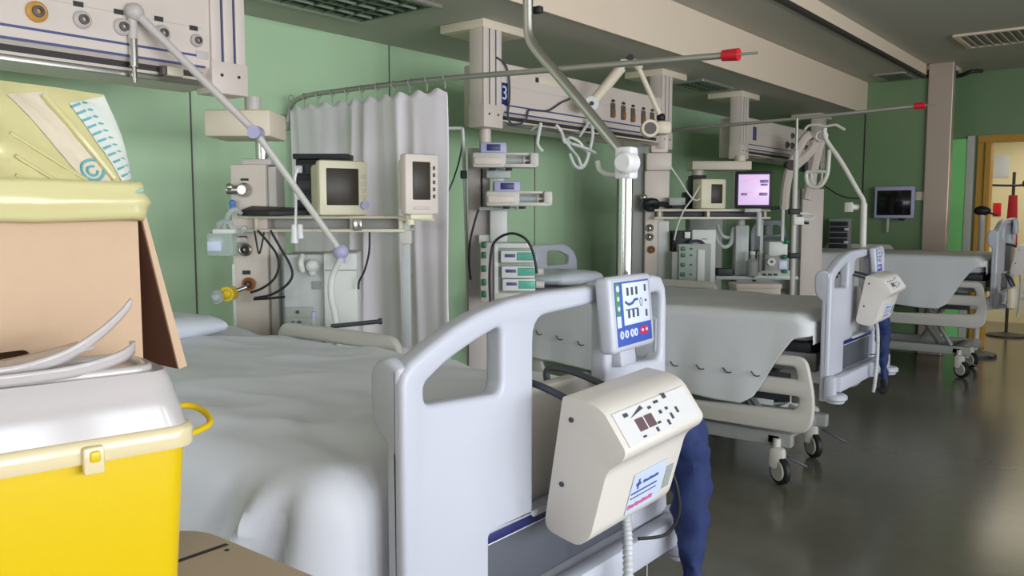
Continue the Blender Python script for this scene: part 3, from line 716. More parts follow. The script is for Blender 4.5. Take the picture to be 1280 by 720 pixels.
def mk_sheet(n, label, hem, near, amp, cat='bed sheet', m='sheet', zt=.99, mess=0.0, foot=.085, rc=.06, fdrop=.12, cr=.05):
    ox, oy, dz = ORD[n]
    t = thing('bed_sheet', label, cat, (ox, oy, 0), 0, None)
    zt += dz
    NS = 170; NV = 130; vf = .10
    def sm(x): x = min(max(x, 0.0), 1.0); return x * x * (3 - 2 * x)
    def f(s, v_):
        if v_ < vf: e = 1 - v_ / vf; v = foot - .004 * e
        else: e = 0.0; v = foot + (2.19 - foot) * (v_ - vf) / (1 - vf)
        h = min(hem(v) + (dz if n != 1 else 0), zt - .02)
        tq = max(0.0, (foot + rc - v) / rc); tq = min(tq, 1.0)
        nr = near + rc * (1 - math.sqrt(max(0, 1 - tq * tq))) * .9      # rounded in plan at the foot corner
        near_len = max(.001, zt - h - cr); arc = cr * PI / 2; top = 1.07 - nr - 2 * cr; far = .13
        q = s * (near_len + arc + top + arc + far)
        ne = sm((v - foot) / .16)
        qa = near_len + arc
        if q < qa:
            if q < near_len: u, z, dr = nr, h + q, zt - h - q
            else:
                al = (q - near_len) / cr; u = nr + cr * (1 - math.cos(al)); z = zt - cr + cr * math.sin(al); dr = zt - z
            fold = .5 * math.sin(v * 15 + 4 * nz(v, 0, 3, 2)) + .8 * nz(v * 4, dr * 1.5, 1, 1.6)
            u -= amp * min(1.2, dr / .35) * (.75 + fold * .7) * (.25 + .75 * ne)
            if mess:
                g = math.exp(-((v - foot - .19 - .30 * dr) / .028) ** 2) * sm(dr / .14)
                g2 = (math.exp(-((v - foot - .13 - .16 * dr) / .022) ** 2) + .8 * math.exp(-((v - foot - .30 - .35 * dr) / .03) ** 2)) * sm(dr / .16)
                u += .032 * g2 - .052 * g
        elif q < qa + top:
            u = nr + cr + (q - qa); z = zt
        elif q < qa + top + arc:
            al = (q - qa - top) / cr; u = 1.07 - cr + cr * math.sin(al); z = zt - cr + cr * math.cos(al)
        else:
            u, z = 1.07, zt - cr - (q - qa - top - arc)
        near_len = qa
        on_top = sm((q - near_len + .06) / .16)
        wr = nz(u * 2.2 + 3, v * 2.5, dz, 1.5) * .010 + nz(u * 7, v * 4, 2.0, 1.2) * .004
        if mess:
            ri = 1 - abs(nz(u * 2.4 + v * 1.0, v * 1.5 - u * .6, 5.1, 1.5)) * 2
            wr += mess * (.45 * ri * ri + .45 * nz(u * 3 + 1.5 * v, v * 2.4, 8, 1.5))
            cd = math.hypot(u - near, (v - foot) * .8)
            wr += mess * .30 * (1 - 2.2 * abs(nz(u * 5 - v * 3.5, v * 2.2 + u, 6.6, 1.6))) * math.exp(-cd * 1.6) + mess * .45 * math.sin((u * 1.2 - v * .7) * 24 + 2.5 * nz(u, v, 0, 3)) * math.exp(-cd * 3.2)
        z += max(wr, -.008) * on_top
        w_ = sm(1 - (v - foot) / .12)
        z -= (.040 * w_ * w_ + fdrop * e) * sm((q - near_len + .22) / .22)
        return (u, v, z)
    mb = MB().grid(NS, NV, f)
    o = mb.build('cloth', m, t, solid=.004)
    return t, o, f
beds = {}
beds[1] = mk_bed(1, 'nearest hospital bed, its pale grey footboard with hand hole filling the centre')
beds[2] = mk_bed(2, 'second hospital bed from the viewer, between the chrome pole and the small bright footboard')
beds[3] = mk_bed(3, 'farthest hospital bed, by the end wall with the wall monitor')
mk_pump(1, 'large warm white mattress pump with control face hung on the nearest footboard')
mk_pump(2, 'small looking white mattress pump hung on the footboard of the second bed')
mk_pump(3, 'mattress pump hung on the footboard of the farthest bed by the ochre doorway')
mk_hose(1, 'dark blue hose sleeve hanging beside the nearest mattress pump')
mk_hose(2, 'dark blue hose sleeve looping below the pump on the second bed')
# cloths
s1, c1, f1 = mk_sheet(1, 'crumpled white sheet spread over the nearest bed', lambda v: .42 + .03 * math.sin(v * 5), -.10, .050, m='sheet', zt=1.0, mess=.026, rc=.17, fdrop=.34, cr=.085)
def hem2(v):
    K = [(.0, .93), (.17, .86), (.25, .75), (.31, .64), (.38, .52), (.45, .475), (.6, .475), (1.2, .52), (2.2, .6)]
    for (a, x), (b, y) in zip(K, K[1:]):
        if v <= b: return x + (y - x) * (v - a) / (b - a)
    return .6
s2, c2, f2 = mk_sheet(2, 'pale drawsheet with small dark loops hanging over the side of the second bed', hem2, -.065, .012, m='sheet2', zt=.992)
s3, c3, f3 = mk_sheet(3, 'pale drawsheet hanging over the side of the farthest bed', lambda v: hem2(v) + .03, -.065, .012, m='sheet2', zt=.992)
def loops(t, dz, n):
    for k in range(n):
        v = .36 + .165 * k; zc = .655 + .012 * max(0, k - 4) * 1.6 + dz
        u = -.079 - .012 * (.99 + dz - zc) / .5 * 1.4
        MB().tube([(u, v + .03, zc + .008), (u - .008, v + .012, zc - .008), (u - .01, v - .005, zc - .014), (u - .004, v - .022, zc - .010)], .004, 6, sm=3).build('loop', 'ink', t, label='small dark loop')
loops(s2, -.03, 10)
# pillows
def pillow(x, y, z, lab, rz=0.0, w=.62, d=.40, h=.12):
    t = thing('pillow', lab, 'pillow', (x, y, z), rz, 'pillows on the beds')
    def f(u, v):
        a, b = 2 * PI * u, PI * (v - .5)
        cx, cy = math.cos(a), math.sin(a); k = max(abs(cx), abs(cy)) ** .55
        r = math.cos(b) ** .55 if math.cos(b) > 0 else 0
        return (cx / k * r * w / 2, cy / k * r * d / 2, math.sin(b) * h / 2 * (1 - .25 * abs(cx)) + .006 * nz(cx * r, cy * r, b, 5))
    MB().grid(40, 17, f, True).build('pillow_case', 'pillow', t)
pillow(1.66, 3.16, 1.05, 'white pillow at the head of the nearest bed')
pillow(5.02, 3.50, 1.04, 'white pillow at the head of the second bed beside the teal infusion pumps')
pillow(9.0, 3.32, 1.195, 'white pillow at the head of the farthest bed')
# ------------------------------------------------------------------ lifting poles
t = thing('lifting_pole', 'bent chrome lifting pole with white knob at the foot of the nearest bed', 'pole', (1.94, 1.165, .60))
def W2(t, p): return Vector(p) - t.location
ptop = [AX(1.94, 783, 300), AX(1.94, 783, 215)]
MB().cyl((0, -.012, 0), W2(t, AX(1.94, 783, 205)), .019, seg=20).build('lower_tube', 'chrome', t)
arm = [AX(1.94, 782, 212), AX(1.94, 777, 192), AX(1.94, 762, 172), AX(1.94, 700, 97), AX(1.94, 672, 64), AX(1.94, 662, 46), AX(1.94, 660, 25), AX(1.94, 660, -25)]
MB().tube([W2(t, p) for p in arm], .0148, 14, sm=4).build('bent_tube', 'steel', t)
k = AX(1.92, 771, 204) - t.location
kb = MB().cyl(k + Vector((.02, -.03, 0)), k + Vector((-.015, -.03, 0)), .029, seg=20).cyl(k + Vector((-.015, -.03, 0)), k + Vector((-.024, -.03, 0)), .029, .022)
kb.build('clamp_knob', 'pumpface', t)
c = AX(1.94, 783, 204) - t.location
MB().box(c, (.044, .05, .085), .008).build('clamp_block', 'pumpface', t)
MB().tube([W2(t, AX(1.95, *q)) for q in ((747, 201), (749, 211), (757, 217), (770, 219), (783, 220))], .007, 8, sm=4).build('side_hook', 'bedwarm', t)
e = AX(1.94, 664, 10) - t.location
MB().box(e + Vector((.03, 0, 0)), (.02, .03, .02), .004).build('stop', 'black', t)
X2 = 5.39
t = thing('lifting_pole', 'white bent lifting pole with grab handle at the foot of the second bed', 'pole', (X2, 1.515, .60))
MB().cyl((0, -.005, -.01), W2(t, AX(X2, 1080, 254)), .019, seg=16).build('lower_tube', 'bedwarm', t)
arm = [AX(X2, 1080, 262), AX(X2, 1079, 250), AX(X2, 1072, 238), AX(X2, 1052, 203), AX(X2, 1036, 180), AX(X2, 1031, 170), AX(X2, 1031, 160)]
MB().tube([W2(t, p) for p in arm], .014, 12, sm=4).build('bent_tube', 'bedwarm', t)
MB().tube([W2(t, AX(X2, *p)) for p in ((1006, 162), (1011, 157), (1022, 156), (1031, 158), (1044, 156), (1050, 159), (1056, 162))], .008, 8, sm=3).build('double_hook', 'bedwarm', t)
h = AX(X2, 1027, 170) - t.location
MB().tube([h + Vector((0, .035 * math.cos(a * PI / 6), .03 * math.sin(a * PI / 6))) for a in range(12)], .007, 8, closed=True).build('ring', 'bedwarm', t)
MB().tube([W2(t, AX(X2, *p)) for p in ((1037, 187), (1036, 200), (1034, 218), (1027, 231), (1018, 234), (1010, 230), (1008, 219), (1010, 214))], .013, 10, sm=4).build('grab_handle', 'bedwarm', t)
MB().tube([W2(t, AX(X2, *p)) for p in ((1008, 215), (1022, 214), (1035, 215))], .012, 8).tube([W2(t, AX(X2, *p)) for p in ((1014, 216), (1015, 226), (1020, 231))], .007, 8).tube([W2(t, AX(X2, *p)) for p in ((1028, 216), (1027, 226), (1023, 231))], .007, 8).build('grab_bar', 'bedwarm', t)
k = AX(X2, 1072, 259) - t.location
MB().cyl(k + Vector((.02, 0, 0)), k + Vector((-.03, .03, 0)), .018).box(k + Vector((-.04, .04, 0)), (.02, .05, .06), .006).build('clamp_knob', 'bedwarm', t)

q = AY(1.10, 1266, 372)
t = thing('cream_pouch', 'small cream pouch hanging low at the foot of the farthest bed', 'pouch', tuple(q))
MB().box((0, 0, 0), (.22, .07, .19), .03).build('pouch', 'creamy', t)
MB().tube([(-.07, .0, .09), (-.07, .03, .16), (.0, .06, .20), (.07, .03, .16), (.07, .0, .09)], .010, 8, sm=4).build('strap', 'dark', t)
# ================================================================== HEADWALL BEAMS
UY = 3.15
def mk_unit(x0, label, L=2.16):
    t = thing('headwall_beam', label, 'headwall', (x0, UY, 2.02), 0, 'ceiling hung headwall beams')
    h = .36
    prof = rpoly([(0, .075), (0, h), (.26, h), (.26, 0), (.03, 0), (.03, .05)], [.01, .015, .015, .015, .006, .005])
    MB().prism([(.14, a, b) for a, b in prof], (L - .28, 0, 0), .003, 1).build('beam', 'unit', t)
    MB().bx((.19, .022, .035), (L - .19, .034, .062)).build('slot', 'groove', t, label='dark slot along the lower edge')
    MB().bx((.16, .012, -.002), (L - .16, .040, .022), .004).build('lower_rail', 'steel', t)
    for z in (.070, .112): MB().bx((.2, -.0015, z), (L - .19, .002, z + .009)).build('blue_line', 'blueline', t)
    MB().bx((.2, -.001, .225), (L - .2, .002, .229)).build('seam', 'pumpgrey', t)
    for xc in (.0, L - .17):
        c = MB().bx((xc + .006, -.002, -.02), (xc + .164, .10, .56), .004)
        for k in range(3): c.bx((xc + .004 + .057 * k, -.012, .10), (xc + .050 + .057 * k, .0, .56), .004)
        c.bx((xc, -.016, -.025), (xc + .17, .105, .105), .004)
        col = c.build('column', 'unit', t)
        for k in range(2): MB().bx((xc + .052 + .057 * k, -.010, .105), (xc + .058 + .057 * k, -.001, .55)).build('groove', 'blueline', col)
        MB().bx((xc - .005, -.015, .53), (xc + .40, .32, .58), .006).build('ceiling_cap', 'creamy', t)
        for dx in (.045, .125): MB().cyl((xc + dx, -.019, .05), (xc + dx, -.012, .05), .007, seg=10).build('screw', 'groove', col)
    return t
def outlet(t, x, z, r=.034, ring='pumpgrey', core='olive', plate_=True, y=0.0):
    o = MB().lathe([(0, 0), (r, 0), (r, .012), (r * .75, .02), (r * .6, .018)], Matrix.Translation((x, y, z)) @ Matrix.Rotation(PI / 2, 4, 'X'), 20).build('outlet', ring, t)
    MB().lathe([(0, .012), (r * .6, .014), (r * .55, .026), (r * .25, .028), (r * .22, .015), (0, .015)], Matrix.Translation((x, y, z)) @ Matrix.Rotation(PI / 2, 4, 'X'), 16).build('socket_core', core, o)
    if plate_: MB().box((x - .01, y - .002, z + r + .022), (.035, .004, .018)).build('tag_plate', 'groove', o)
    return o
U1 = mk_unit(0.0, 'cream headwall beam with round gas outlets above the nearest bed', 2.15)
U2 = mk_unit(3.70, 'cream headwall beam with blue number plate above the second bed', 2.27)
U3 = mk_unit(7.28, 'cream headwall beam farthest away, behind the lit lilac monitor', 2.3)
def on(t, px, py):
    p = AY(UY, px, py) - t.location; return p.x, p.z
for i, (px, py) in enumerate(((45, 15), (102, 25), (152, 34), (202, 42), (245, 51))):
    outlet(U1, *on(U1, px, py), r=.036 if i == 0 else .032 if i < 4 else .026, ring='gold' if i == 0 else 'pumpgrey')
x, z = on(U1, 253, 69); MB().box((x, -.002, z), (.055, .004, .03), .002).build('grey_badge', 'pumpgrey', U1)
x, z = on(U1, 270, 74); MB().box((x, -.003, z), (.032, .004, .022)).build('blue_badge', 'blueline', U1)
x, z = on(U1, 217, 90); MB().box((x, .0, z), (.07, .03, .035), .004).build('rail_clip', 'cream', U1)
x, z = on(U1, 204, 88); MB().box((x, .0, z), (.02, .03, .035), .003).build('rail_clip', 'olive', U1)
x, z = on(U2, 629, 117)
b = MB().box((x, -.003, z), (.075, .006, .125), .002).build('number_plate', 'navy', U2, label='blue plate reading 3')
text('numeral', '3', .115, 'label', U2, (x + .004, -.0075, z), (PI / 2, 0, 0))
for px, py in ((765, 138), (778, 141), (790, 144), (803, 147), (814, 149)):
    x, z = on(U2, px, py); o = MB().box((x, -.008, z), (.045, .016, .10), .006).build('outlet', 'olive', U2)
    MB().box((x, -.018, z - .02), (.03, .012, .05), .004).build('plug', 'orange', o)
    MB().box((x, -.012, z + .065), (.03, .006, .018), .002).build('tag_plate', 'groove', o)
for px, py in ((671, 100), (710, 107)):
    x, z = on(U2, px, py); MB().box((x, -.002, z), (.03, .006, .03), .003).build('small_socket', 'groove', U2)
x, z = on(U2, 690, 104); MB().bx((x - .14, -.003, z - .02), (x + .12, .0, z + .02), .002).build('pale_strip', 'creamy', U2)
x, z = on(U3, 943, 167); MB().box((x, -.003, z), (.075, .006, .125), .002).build('number_plate', 'blueline', U3, label='small dark blue plate')
for i in range(6):
    outlet(U3, 1.15 + .14 * i, .17, .035, 'olive', 'groove', False); 
    if i % 2: outlet(U3, 1.15 + .14 * i, .27, .03, 'olive', 'groove', False)
# ================================================================== things seen square-on: local x right, y away, z up
class Face:
    def __init__(s, name, label, cat, d, px, py, rz=0.0, group=None):
        s.d, s.px, s.py, s.k = d, px, py, d / FPX
        s.t = thing(name, label, cat, tuple(AD(d, px, py)), FACE + rz, group)
        s.c, s.s = math.cos(-rz), math.sin(-rz)
    def p(s, px, py, y=0.0):
        return Vector(((px - s.px) * s.k, y, -(py - s.py) * s.k))
    def bx(s, mb, x0, y0, x1, y1, ya, yb, bev=.004):
        a, b = s.p(x0, y1, ya), s.p(x1, y0, yb); return mb.bx(a, b, bev)
    def part(s, name, m, x0, y0, x1, y1, ya, yb, bev=.004, parent=None, label=None):
        return s.bx(MB(), x0, y0, x1, y1, ya, yb, bev).build(name, m, parent or s.t, label=label)
    def floor(s): return -s.t.location.z
# ------------------------------------------------------------------ BAY 1 pendant
f = Face('equipment_pendant', 'cream equipment pendant with gas outlets and long shelf left of the lilac curtain', 'pendant', 3.80, 318, 300)
T = f.t
mb = MB(); zt = 2.03 - T.location.z
mb.cyl(f.p(312, 150, .1), (f.p(312, 150).x, .1, zt), .036).build('drop_tube', 'pumpgrey', T)
f.part('trolley_box', 'creamy', 259, 139, 341, 172, .0, .28, .012)
MB().cyl(f.p(322, 172, .1), f.p(322, 203, .1), .028).build('lower_tube', 'steel', T)
f.part('top_cap', 'pumpgrey', 302, 199, 340, 207, .02, .16, .008)
col = MB(); f.bx(col, 290, 206, 334, 500, .0, .17, .008); col.build('column', 'unit', T)
f.part('side_cover', 'bedwarm', 334, 208, 346, 500, .02, .16, .012)
f.part('corner_strip', 'machw', 289, 330, 293, 500, -.004, .02, .003)
f.part('rear_cover', 'mach', 346, 320, 358, 500, .05, .16, .004)
sh = MB(); f.bx(sh, 308, 270, 512, 273.5, -.06, .30, .004); f.bx(sh, 312, 286, 508, 290, -.06, .30, .004)
for q in (322, 440, 500): f.bx(sh, q, 273, q + 4, 287, -.04, .28, .001)
sh = sh.build('shelf', 'cream', T)
f.part('shelf_back', 'frame', 316, 273, 506, 287, .02, .26, .001, sh)
f.part('shelf_clamp', 'chrome', 446, 274, 456, 288, -.075, -.05, .004, sh)
f.part('end_plate', 'cream', 500, 273, 545, 276, -.06, .06, .003, sh)
f.part('shelf_post', 'mach', 503, 278, 513, 435, -.02, .02, .004, sh)
f.part('post_clamp', 'bedwarm', 500, 288, 515, 305, -.03, .03, .006, sh)
for (px, py, m) in ((307, 312, 'groove'), (310, 355, 'orange')):
    p = f.p(px, py); outlet(T, p.x, p.z, .03, m if m == 'orange' else 'steel', 'groove', True, -.002)
p = f.p(308, 225); MB().box((p.x, -.002, p.z), (.035, .004, .01)).build('tag_plate', 'groove', T)
p = f.p(308, 238); MB().lathe([(0, 0), (.032, 0), (.032, .02), (.02, .05), (.0, .05)], Matrix.Translation(p) @ Matrix.Rotation(PI / 2, 4, 'X')).cyl(p + Vector((0, -.03, 0)), p + Vector((-.07, -.03, .0)), .02).ball(p + Vector((-.055, -.04, .012)), .018).build('valve', 'steel', T)
p = f.p(294, 257); MB().ball(p + Vector((0, -.025, .01)), .016).cyl(p + Vector((0, -.02, -.02)), p + Vector((0, -.02, .01)), .013).build('blue_valve', 'bluebtn', T)
# black keyboard tray at the column
f = Face('cable_tray', 'flat black tray lying on the left end of the cream shelf', 'tray', 3.70, 330, 269)
mb = MB().prism([f.p(298, 270, -.02), f.p(310, 263, .06), f.p(378, 266, .10), f.p(384, 269, .02), f.p(340, 270, -.05)], (0, 0, .022), .004); mb.build('tray', 'black', f.t)
# boxy monitor
f = Face('patient_monitor', 'boxy cream monitor with dark brown screen on the left shelf', 'monitor', 3.72, 427, 269.5, .56)
kx = f.k
MB().bx((-.118, -.05, .0), (.108, .0, .24), .014).build('front_frame', 'ivory', f.t)
MB().bx((-.105, .0, .012), (.095, .11, .228), .02).build('rear_case', 'ivory', f.t)
MB().bx((-.085, -.054, .045), (.062, -.045, .205), .004).build('screen', 'screen', f.t)
for k in range(4): MB().box((.083, -.052, .08 + .03 * k), (.018, .006, .018), .003).build('button', 'pumpgrey', f.t)
MB().cyl((.085, -.05, .045), (.085, -.07, .045), .018).build('dial', 'lilac', f.t)
# black module rack
f = Face('module_rack', 'black module rack with white plugs left of the boxy cream monitor', 'rack', 3.80, 384, 269.5)
mb = MB(); f.bx(mb, 371, 200, 399, 269.3, .0, .12, .004); f.bx(mb, 368, 193, 437, 199.5, -.01, .12, .003); mb.build('casing', 'black', f.t)
for y in (212, 232, 250): f.part('module', 'dark', 374, y - 7, 396, y + 7, -.012, .0, .003)
f.part('plug', 'pumpface', 372, 208, 381, 217, -.035, -.012, .003); f.part('plug', 'pumpface', 374, 243, 382, 250, -.035, -.012, .003)
# flat monitor at the right end of the shelf
f = Face('flat_monitor', 'pale flat monitor with grey screen at the right end of the left shelf', 'monitor', 3.60, 520, 272, .66)
MB().bx((-.080, -.05, .012), (.086, .0, .268), .012).bx((-.073, -.005, .03), (.078, .035, .25), .02).build('casing', 'unit', f.t)
MB().bx((-.045, -.054, .075), (.042, -.045, .235), .004).build('screen', 'screen', f.t)
for k in range(5): MB().box((.060, -.052, .09 + .03 * k), (.010, .006, .016), .002).build('button', 'ink', f.t)
MB().box((.0, -.052, .04), (.08, .005, .012), .002).build('badge', 'pumpgrey', f.t)
MB().bx((-.05, -.04, -.008), (.06, .02, .014), .004).cyl((-.035, -.01, -.03), (-.035, -.01, .01), .02).build('foot', 'ivory', f.t)
# ventilator
f = Face('ventilator', 'tall grey and white ventilator standing below the left shelf', 'ventilator', 3.72, 402, 435, .12)
zf = f.floor()
mb = MB(); f.bx(mb, 358, 318, 408, 470, .0, .30, .006); mb.bx((-.14, .0, zf + .10), (.03, .30, f.p(0, 470).z), .004); mb.build('left_cabinet', 'mach', f.t)
mb = MB(); f.bx(mb, 407, 316, 448, 436, -.03, .30, .01); mb.bx((.02, -.02, zf + .10), (.15, .30, f.p(0, 436).z + .01), .006); mb.build('right_cabinet', 'machw', f.t)
f.part('door_seam', 'frame', 409, 336.5, 447, 338, -.033, -.028, .0005)
f.part('badge', 'frame', 426, 324, 434, 326, -.033, -.028, .0005)
p = f.p(384, 328); MB().tube([p + Vector((-.01, -.01, .03)), p + Vector((-.012, -.05, .0)), p + Vector((-.005, -.04, -.035))], .012, 10, sm=4).build('gas_knob', 'machw', f.t)
p = f.p(394, 332); MB().ball(p + Vector((0, -.03, 0)), .03).cyl(p + Vector((0, 0, 0)), p + Vector((0, -.03, 0)), .018).ball(p + Vector((0, -.035, -.03)), .016).build('gas_knob', 'machw', f.t)
f.part('lower_panel', 'rackgrey', 360, 383, 392, 434, -.012, .0, .003)
for (a, b) in ((368, 402), (376, 402), (368, 408), (376, 408), (374, 389)): 
    p = f.p(a, b); MB().cyl(p + Vector((0, -.010, 0)), p + Vector((0, -.018, 0)), .008, seg=10).build('button', 'ink', f.t)
for y in (395, 414, 424): f.part('panel_seam', 'frame', 361, y, 391, y + .8, -.014, -.011, .0003)
f.part('grey_label', 'frame', 392, 351, 402, 361, -.006, .0, .001)
for (x_, y_) in ((-.11, .04), (-.11, .26), (.11, .04), (.11, .26)): MB().cyl((x_ - .012, y_, zf + .052), (x_ + .012, y_, zf + .052), .05).box((x_, y_, zf + .09), (.03, .05, .04), .006).build('castor', 'black', f.t)
f = Face('white_bottle', 'small white and blue bottle in front of the ventilator', 'bottle', 3.54, 393, 432)
MB().lathe([(0, -.005), (.016, 0), (.016, .09), (.009, .10), (.009, .12), (0, .12)]).build('bottle_body', 'clear', f.t); MB().lathe([(0, .12), (.011, .12), (.011, .145), (0, .145)]).build('cap', 'lilac', f.t)
MB().bx((-.05, -.03, -.02), (.05, .05, -.005), .002).build('tray', 'mach', f.t); MB().bx((-.012, .05, -.02), (.012, .075, -.005)).build('tray_arm', 'mach', f.t)
# grey handle bar
f = Face('handle_bar', 'dark grey horizontal bar sticking out in front of the ventilator', 'bar', 3.48, 445, 404)
MB().cyl(f.p(414, 408), f.p(474, 401.5, -.01), .0095).cyl(f.p(474, 401.5, -.01), f.p(478, 401, -.01), .013).build('bar', 'hook', f.t)
MB().cyl(f.p(416, 408, 0), f.p(416, 408, .1), .008).build('mount', 'hook', f.t)
# jointed support arm
f = Face('support_arm', 'long white jointed support arm slanting across the left headwall beam', 'support arm', 3.34, 318, 165)
A_, B_, C_ = f.p(408, 318, .24), f.p(318, 165, .02), f.p(195, 30, -.14)
MB().cyl(A_, B_, .0140).build('lower_segment', 'bedwarm', f.t)
MB().cyl(B_, C_, .0150, .0165).build('upper_segment', 'pumpgrey', f.t)
MB().cyl(B_ + Vector((0, .035, 0)), B_ + Vector((0, -.035, 0)), .026, seg=20).build('joint', 'lilac', f.t, label='lilac joint disc')
MB().ball(C_ + Vector((-.005, 0, .003)), .034).build('head_joint', 'pumpgrey', f.t)
MB().cyl(f.p(190, 36, -.14), f.p(190, 60, -.14), .017).build('head_tube', 'pumpgrey', f.t)
MB().cyl(f.p(190, 60, -.14), f.p(190, 92, -.14), .0165).cyl(f.p(190, 92, -.14), f.p(190.5, 111, -.14), .009).build('chrome_tip', 'chrome', f.t)
MB().ball(A_, .034).cyl(A_ + Vector((0, 0, -.05)), A_, .02).build('base_joint', 'lilac', f.t)
MB().tube([A_ + Vector((0, 0, -.03)), f.p(403, 350, .13), f.p(402, 375, .12), f.p(408, 400, .10), f.p(413, 425, .08), f.p(412, 440, .08)], .014, 10, sm=5, rfun=lambda q: 1 + .9 * max(0, q - .7)).build('hanging_tube', 'machw', f.t)
# suction bottle
f = Face('suction_canister', 'clear suction bottle with white label hanging on the left of the cream pendant', 'canister', 3.70, 285, 320)
mb = MB(); f.bx(mb, 264, 290, 296, 320, -.06, .03, .012); mb.build('bottle_body', 'clear', f.t)
f.part('label', 'label', 266, 301, 283, 313, -.064, -.058, .001)
f.part('lid', 'machw', 272, 286, 300, 292, -.06, .03, .006)
mb = MB().tube([f.p(276, 289, -.02), f.p(279, 280, -.04), f.p(290, 277, -.04), f.p(296, 286, -.03), f.p(303, 290, -.02), f.p(310, 283, -.02)], .012, 8, sm=4).tube([f.p(284, 287, -.03), f.p(292, 268, -.05), f.p(300, 262, -.04), f.p(306, 268, -.03)], .010, 8, sm=4)
mb.build('tubing', 'clear', f.t)
MB().cyl(f.p(296, 300, .0), f.p(302, 300, .05), .012).build('mount', 'machw', f.t)
# yellow flow gauge
f = Face('flow_gauge', 'yellow round gauge with clear jar low on the cream pendant', 'gauge', 3.70, 284, 368)
MB().cyl(f.p(286, 367, .04), f.p(286, 367, -.03), .032, seg=24).ball(f.p(286, 367, -.03), .022, (1, .6, 1)).build('gauge_body', 'yellow', f.t)
MB().cyl(f.p(276, 370, .02), f.p(276, 370, -.05), .030).ball(f.p(274, 370, -.04), .026).build('jar', 'clear', f.t)
MB().cyl(f.p(286, 367, .02), f.p(304, 360, .05), .010).build('stem', 'steel', f.t)
# black leads
def lead(label, d, pts, r=.0055, m='black', nm='cable', cat='cable', ys=None):
    t = thing(nm, label, cat, tuple(AD(d, *pts[0])), FACE)
    k = d / FPX
    P = [Vector(((a - pts[0][0]) * k, (ys[i] if ys else 0), -(b - pts[0][1]) * k)) for i, (a, b) in enumerate(pts)]
    MB().tube(P, r, 8, sm=6).build(nm + '_run', m, t); return t
lead('black cable looping from the left shelf to the amber outlet', 3.62, [(322, 288), (334, 302), (345, 318), (347, 335), (340, 350), (325, 361), (311, 366)], .0055)
lead('outer black cable looping across the cream pendant', 3.60, [(338, 288), (350, 310), (361, 330), (364, 345), (355, 358), (336, 369), (316, 373)])
lead('short black cable running to the ventilator low down', 3.63, [(317, 374), (335, 373), (356, 371)])
lead('thin black cable in a V below the left shelf', 3.61, [(318, 288), (320, 302), (323, 317), (327, 305), (330, 290)], .004)
lead('thin black cable hanging by the curtain below the left shelf', 3.64, [(462, 290), (461, 315), (455, 338), (448, 352), (447, 362)], .0045)
t = lead('white cord with two plugs hanging from the left shelf', 3.58, [(372, 210), (368, 225), (369, 250), (368, 275), (367, 292)], .006, 'pumpface', 'cord', 'cord')
MB().cyl((-.02, 0, -.24), (-.02, 0, -.32), .012, .017).cyl((.005, 0, -.24), (.005, 0, -.30), .012, .015).build('plug', 'pumpface', t)
# ------------------------------------------------------------------ CURTAIN + RAILS
RX = 3.07
def rail(label, pts, capr):
    t = thing('curtain_rail', label, 'curtain rail', pts[0], 0, None)
    L0_ = Vector(pts[0])
    MB().tube([Vector(p) - L0_ for p in pts], .0135, 10, sm=4).build('rail_tube', 'railmetal', t)
    e, b = Vector(pts[-1]) - L0_, Vector(pts[-2]) - L0_; d = (e - b).normalized()
    MB().cyl(e - d * .02, e + d * .045, .021, .024, 14).build('red_cap', 'red', t)
    MB().cyl(e + d * .045, e + d * .12, .005).build('tip', 'railmetal', t)
    w = MB().box(Vector((pts[0][0], YB - .012, pts[0][2])) - L0_, (.06, .03, .09), .006)
    w.cyl(Vector((pts[0][0], YB - .01, pts[0][2])) - L0_, Vector(pts[0]) - L0_, .014); w.build('wall_bracket', 'railmetal', t)
    return t
r1 = [(RX, 4.10, 2.03), (RX, 4.06, 2.12), (RX, 3.95, 2.163), (RX, 3.66, 2.168), (RX, 2.94, 2.159), (RX, 2.2, 2.132), (RX, 1.385, 2.101)]
R1 = rail('dull metal curtain rail with red end cap above the lilac curtain', r1, 1)
r2 = [(6.3, 4.11, 2.16), (6.3, 3.4, 2.18), (6.3, 3.17, 2.186), (6.3, 2.26, 2.206), (6.3, 1.45, 2.234)]
rail('dull metal curtain rail with red end cap in front of the farthest headwall beam', r2, 1)
CY0, CY1, CZ0, CZ1 = 4.06, 2.85, .42, 2.118
t = thing('curtain', 'pale lilac pleated curtain hanging from the first rail', 'curtain', (RX, (CY0 + CY1) / 2, CZ0))
def cf_(u, v):
    y = CY0 + (CY1 - CY0) * u
    amp = .010 + .026 * (1 - v) ** .6
    ph = 2 * PI * (u * 5.2 + 1.1 * nz(u * 4, 0, 0) + .2 * nz(u * 3, v * 1.4, 3))
    x = amp * (math.sin(ph) * (.6 + .9 * nz(u * 3, v, 9)) + .7 * nz(u * 14, v * 1.6, 4)) + .03 * nz(u * 3, v * 1.2, 7)
    y += .25 * amp * math.cos(ph) + (-.035 * (1 - v) * (u - .3))
    return (x, y - (CY0 + CY1) / 2, (CZ1 - CZ0 - .012 * (1 + math.cos(2 * PI * u * 10)) * (v > .98)) * v)
MB().grid(190, 40, cf_).build('cloth', 'curtain', t, solid=.003)
for k in range(11):
    hk = MB()
    y = CY0 + (CY1 - CY0) * k / 10 - (CY0 + CY1) / 2; zz = 2.163 - CZ0
    hk.tube([(.0 + .018 * math.cos(a * PI / 5), y, zz + .018 * math.sin(a * PI / 5)) for a in range(10)], .0028, 6, closed=True)
    hk.cyl((0, y, zz - .02), (0, y, zz - .055), .003, seg=6)
    hk.build('ring', 'railmetal', t)
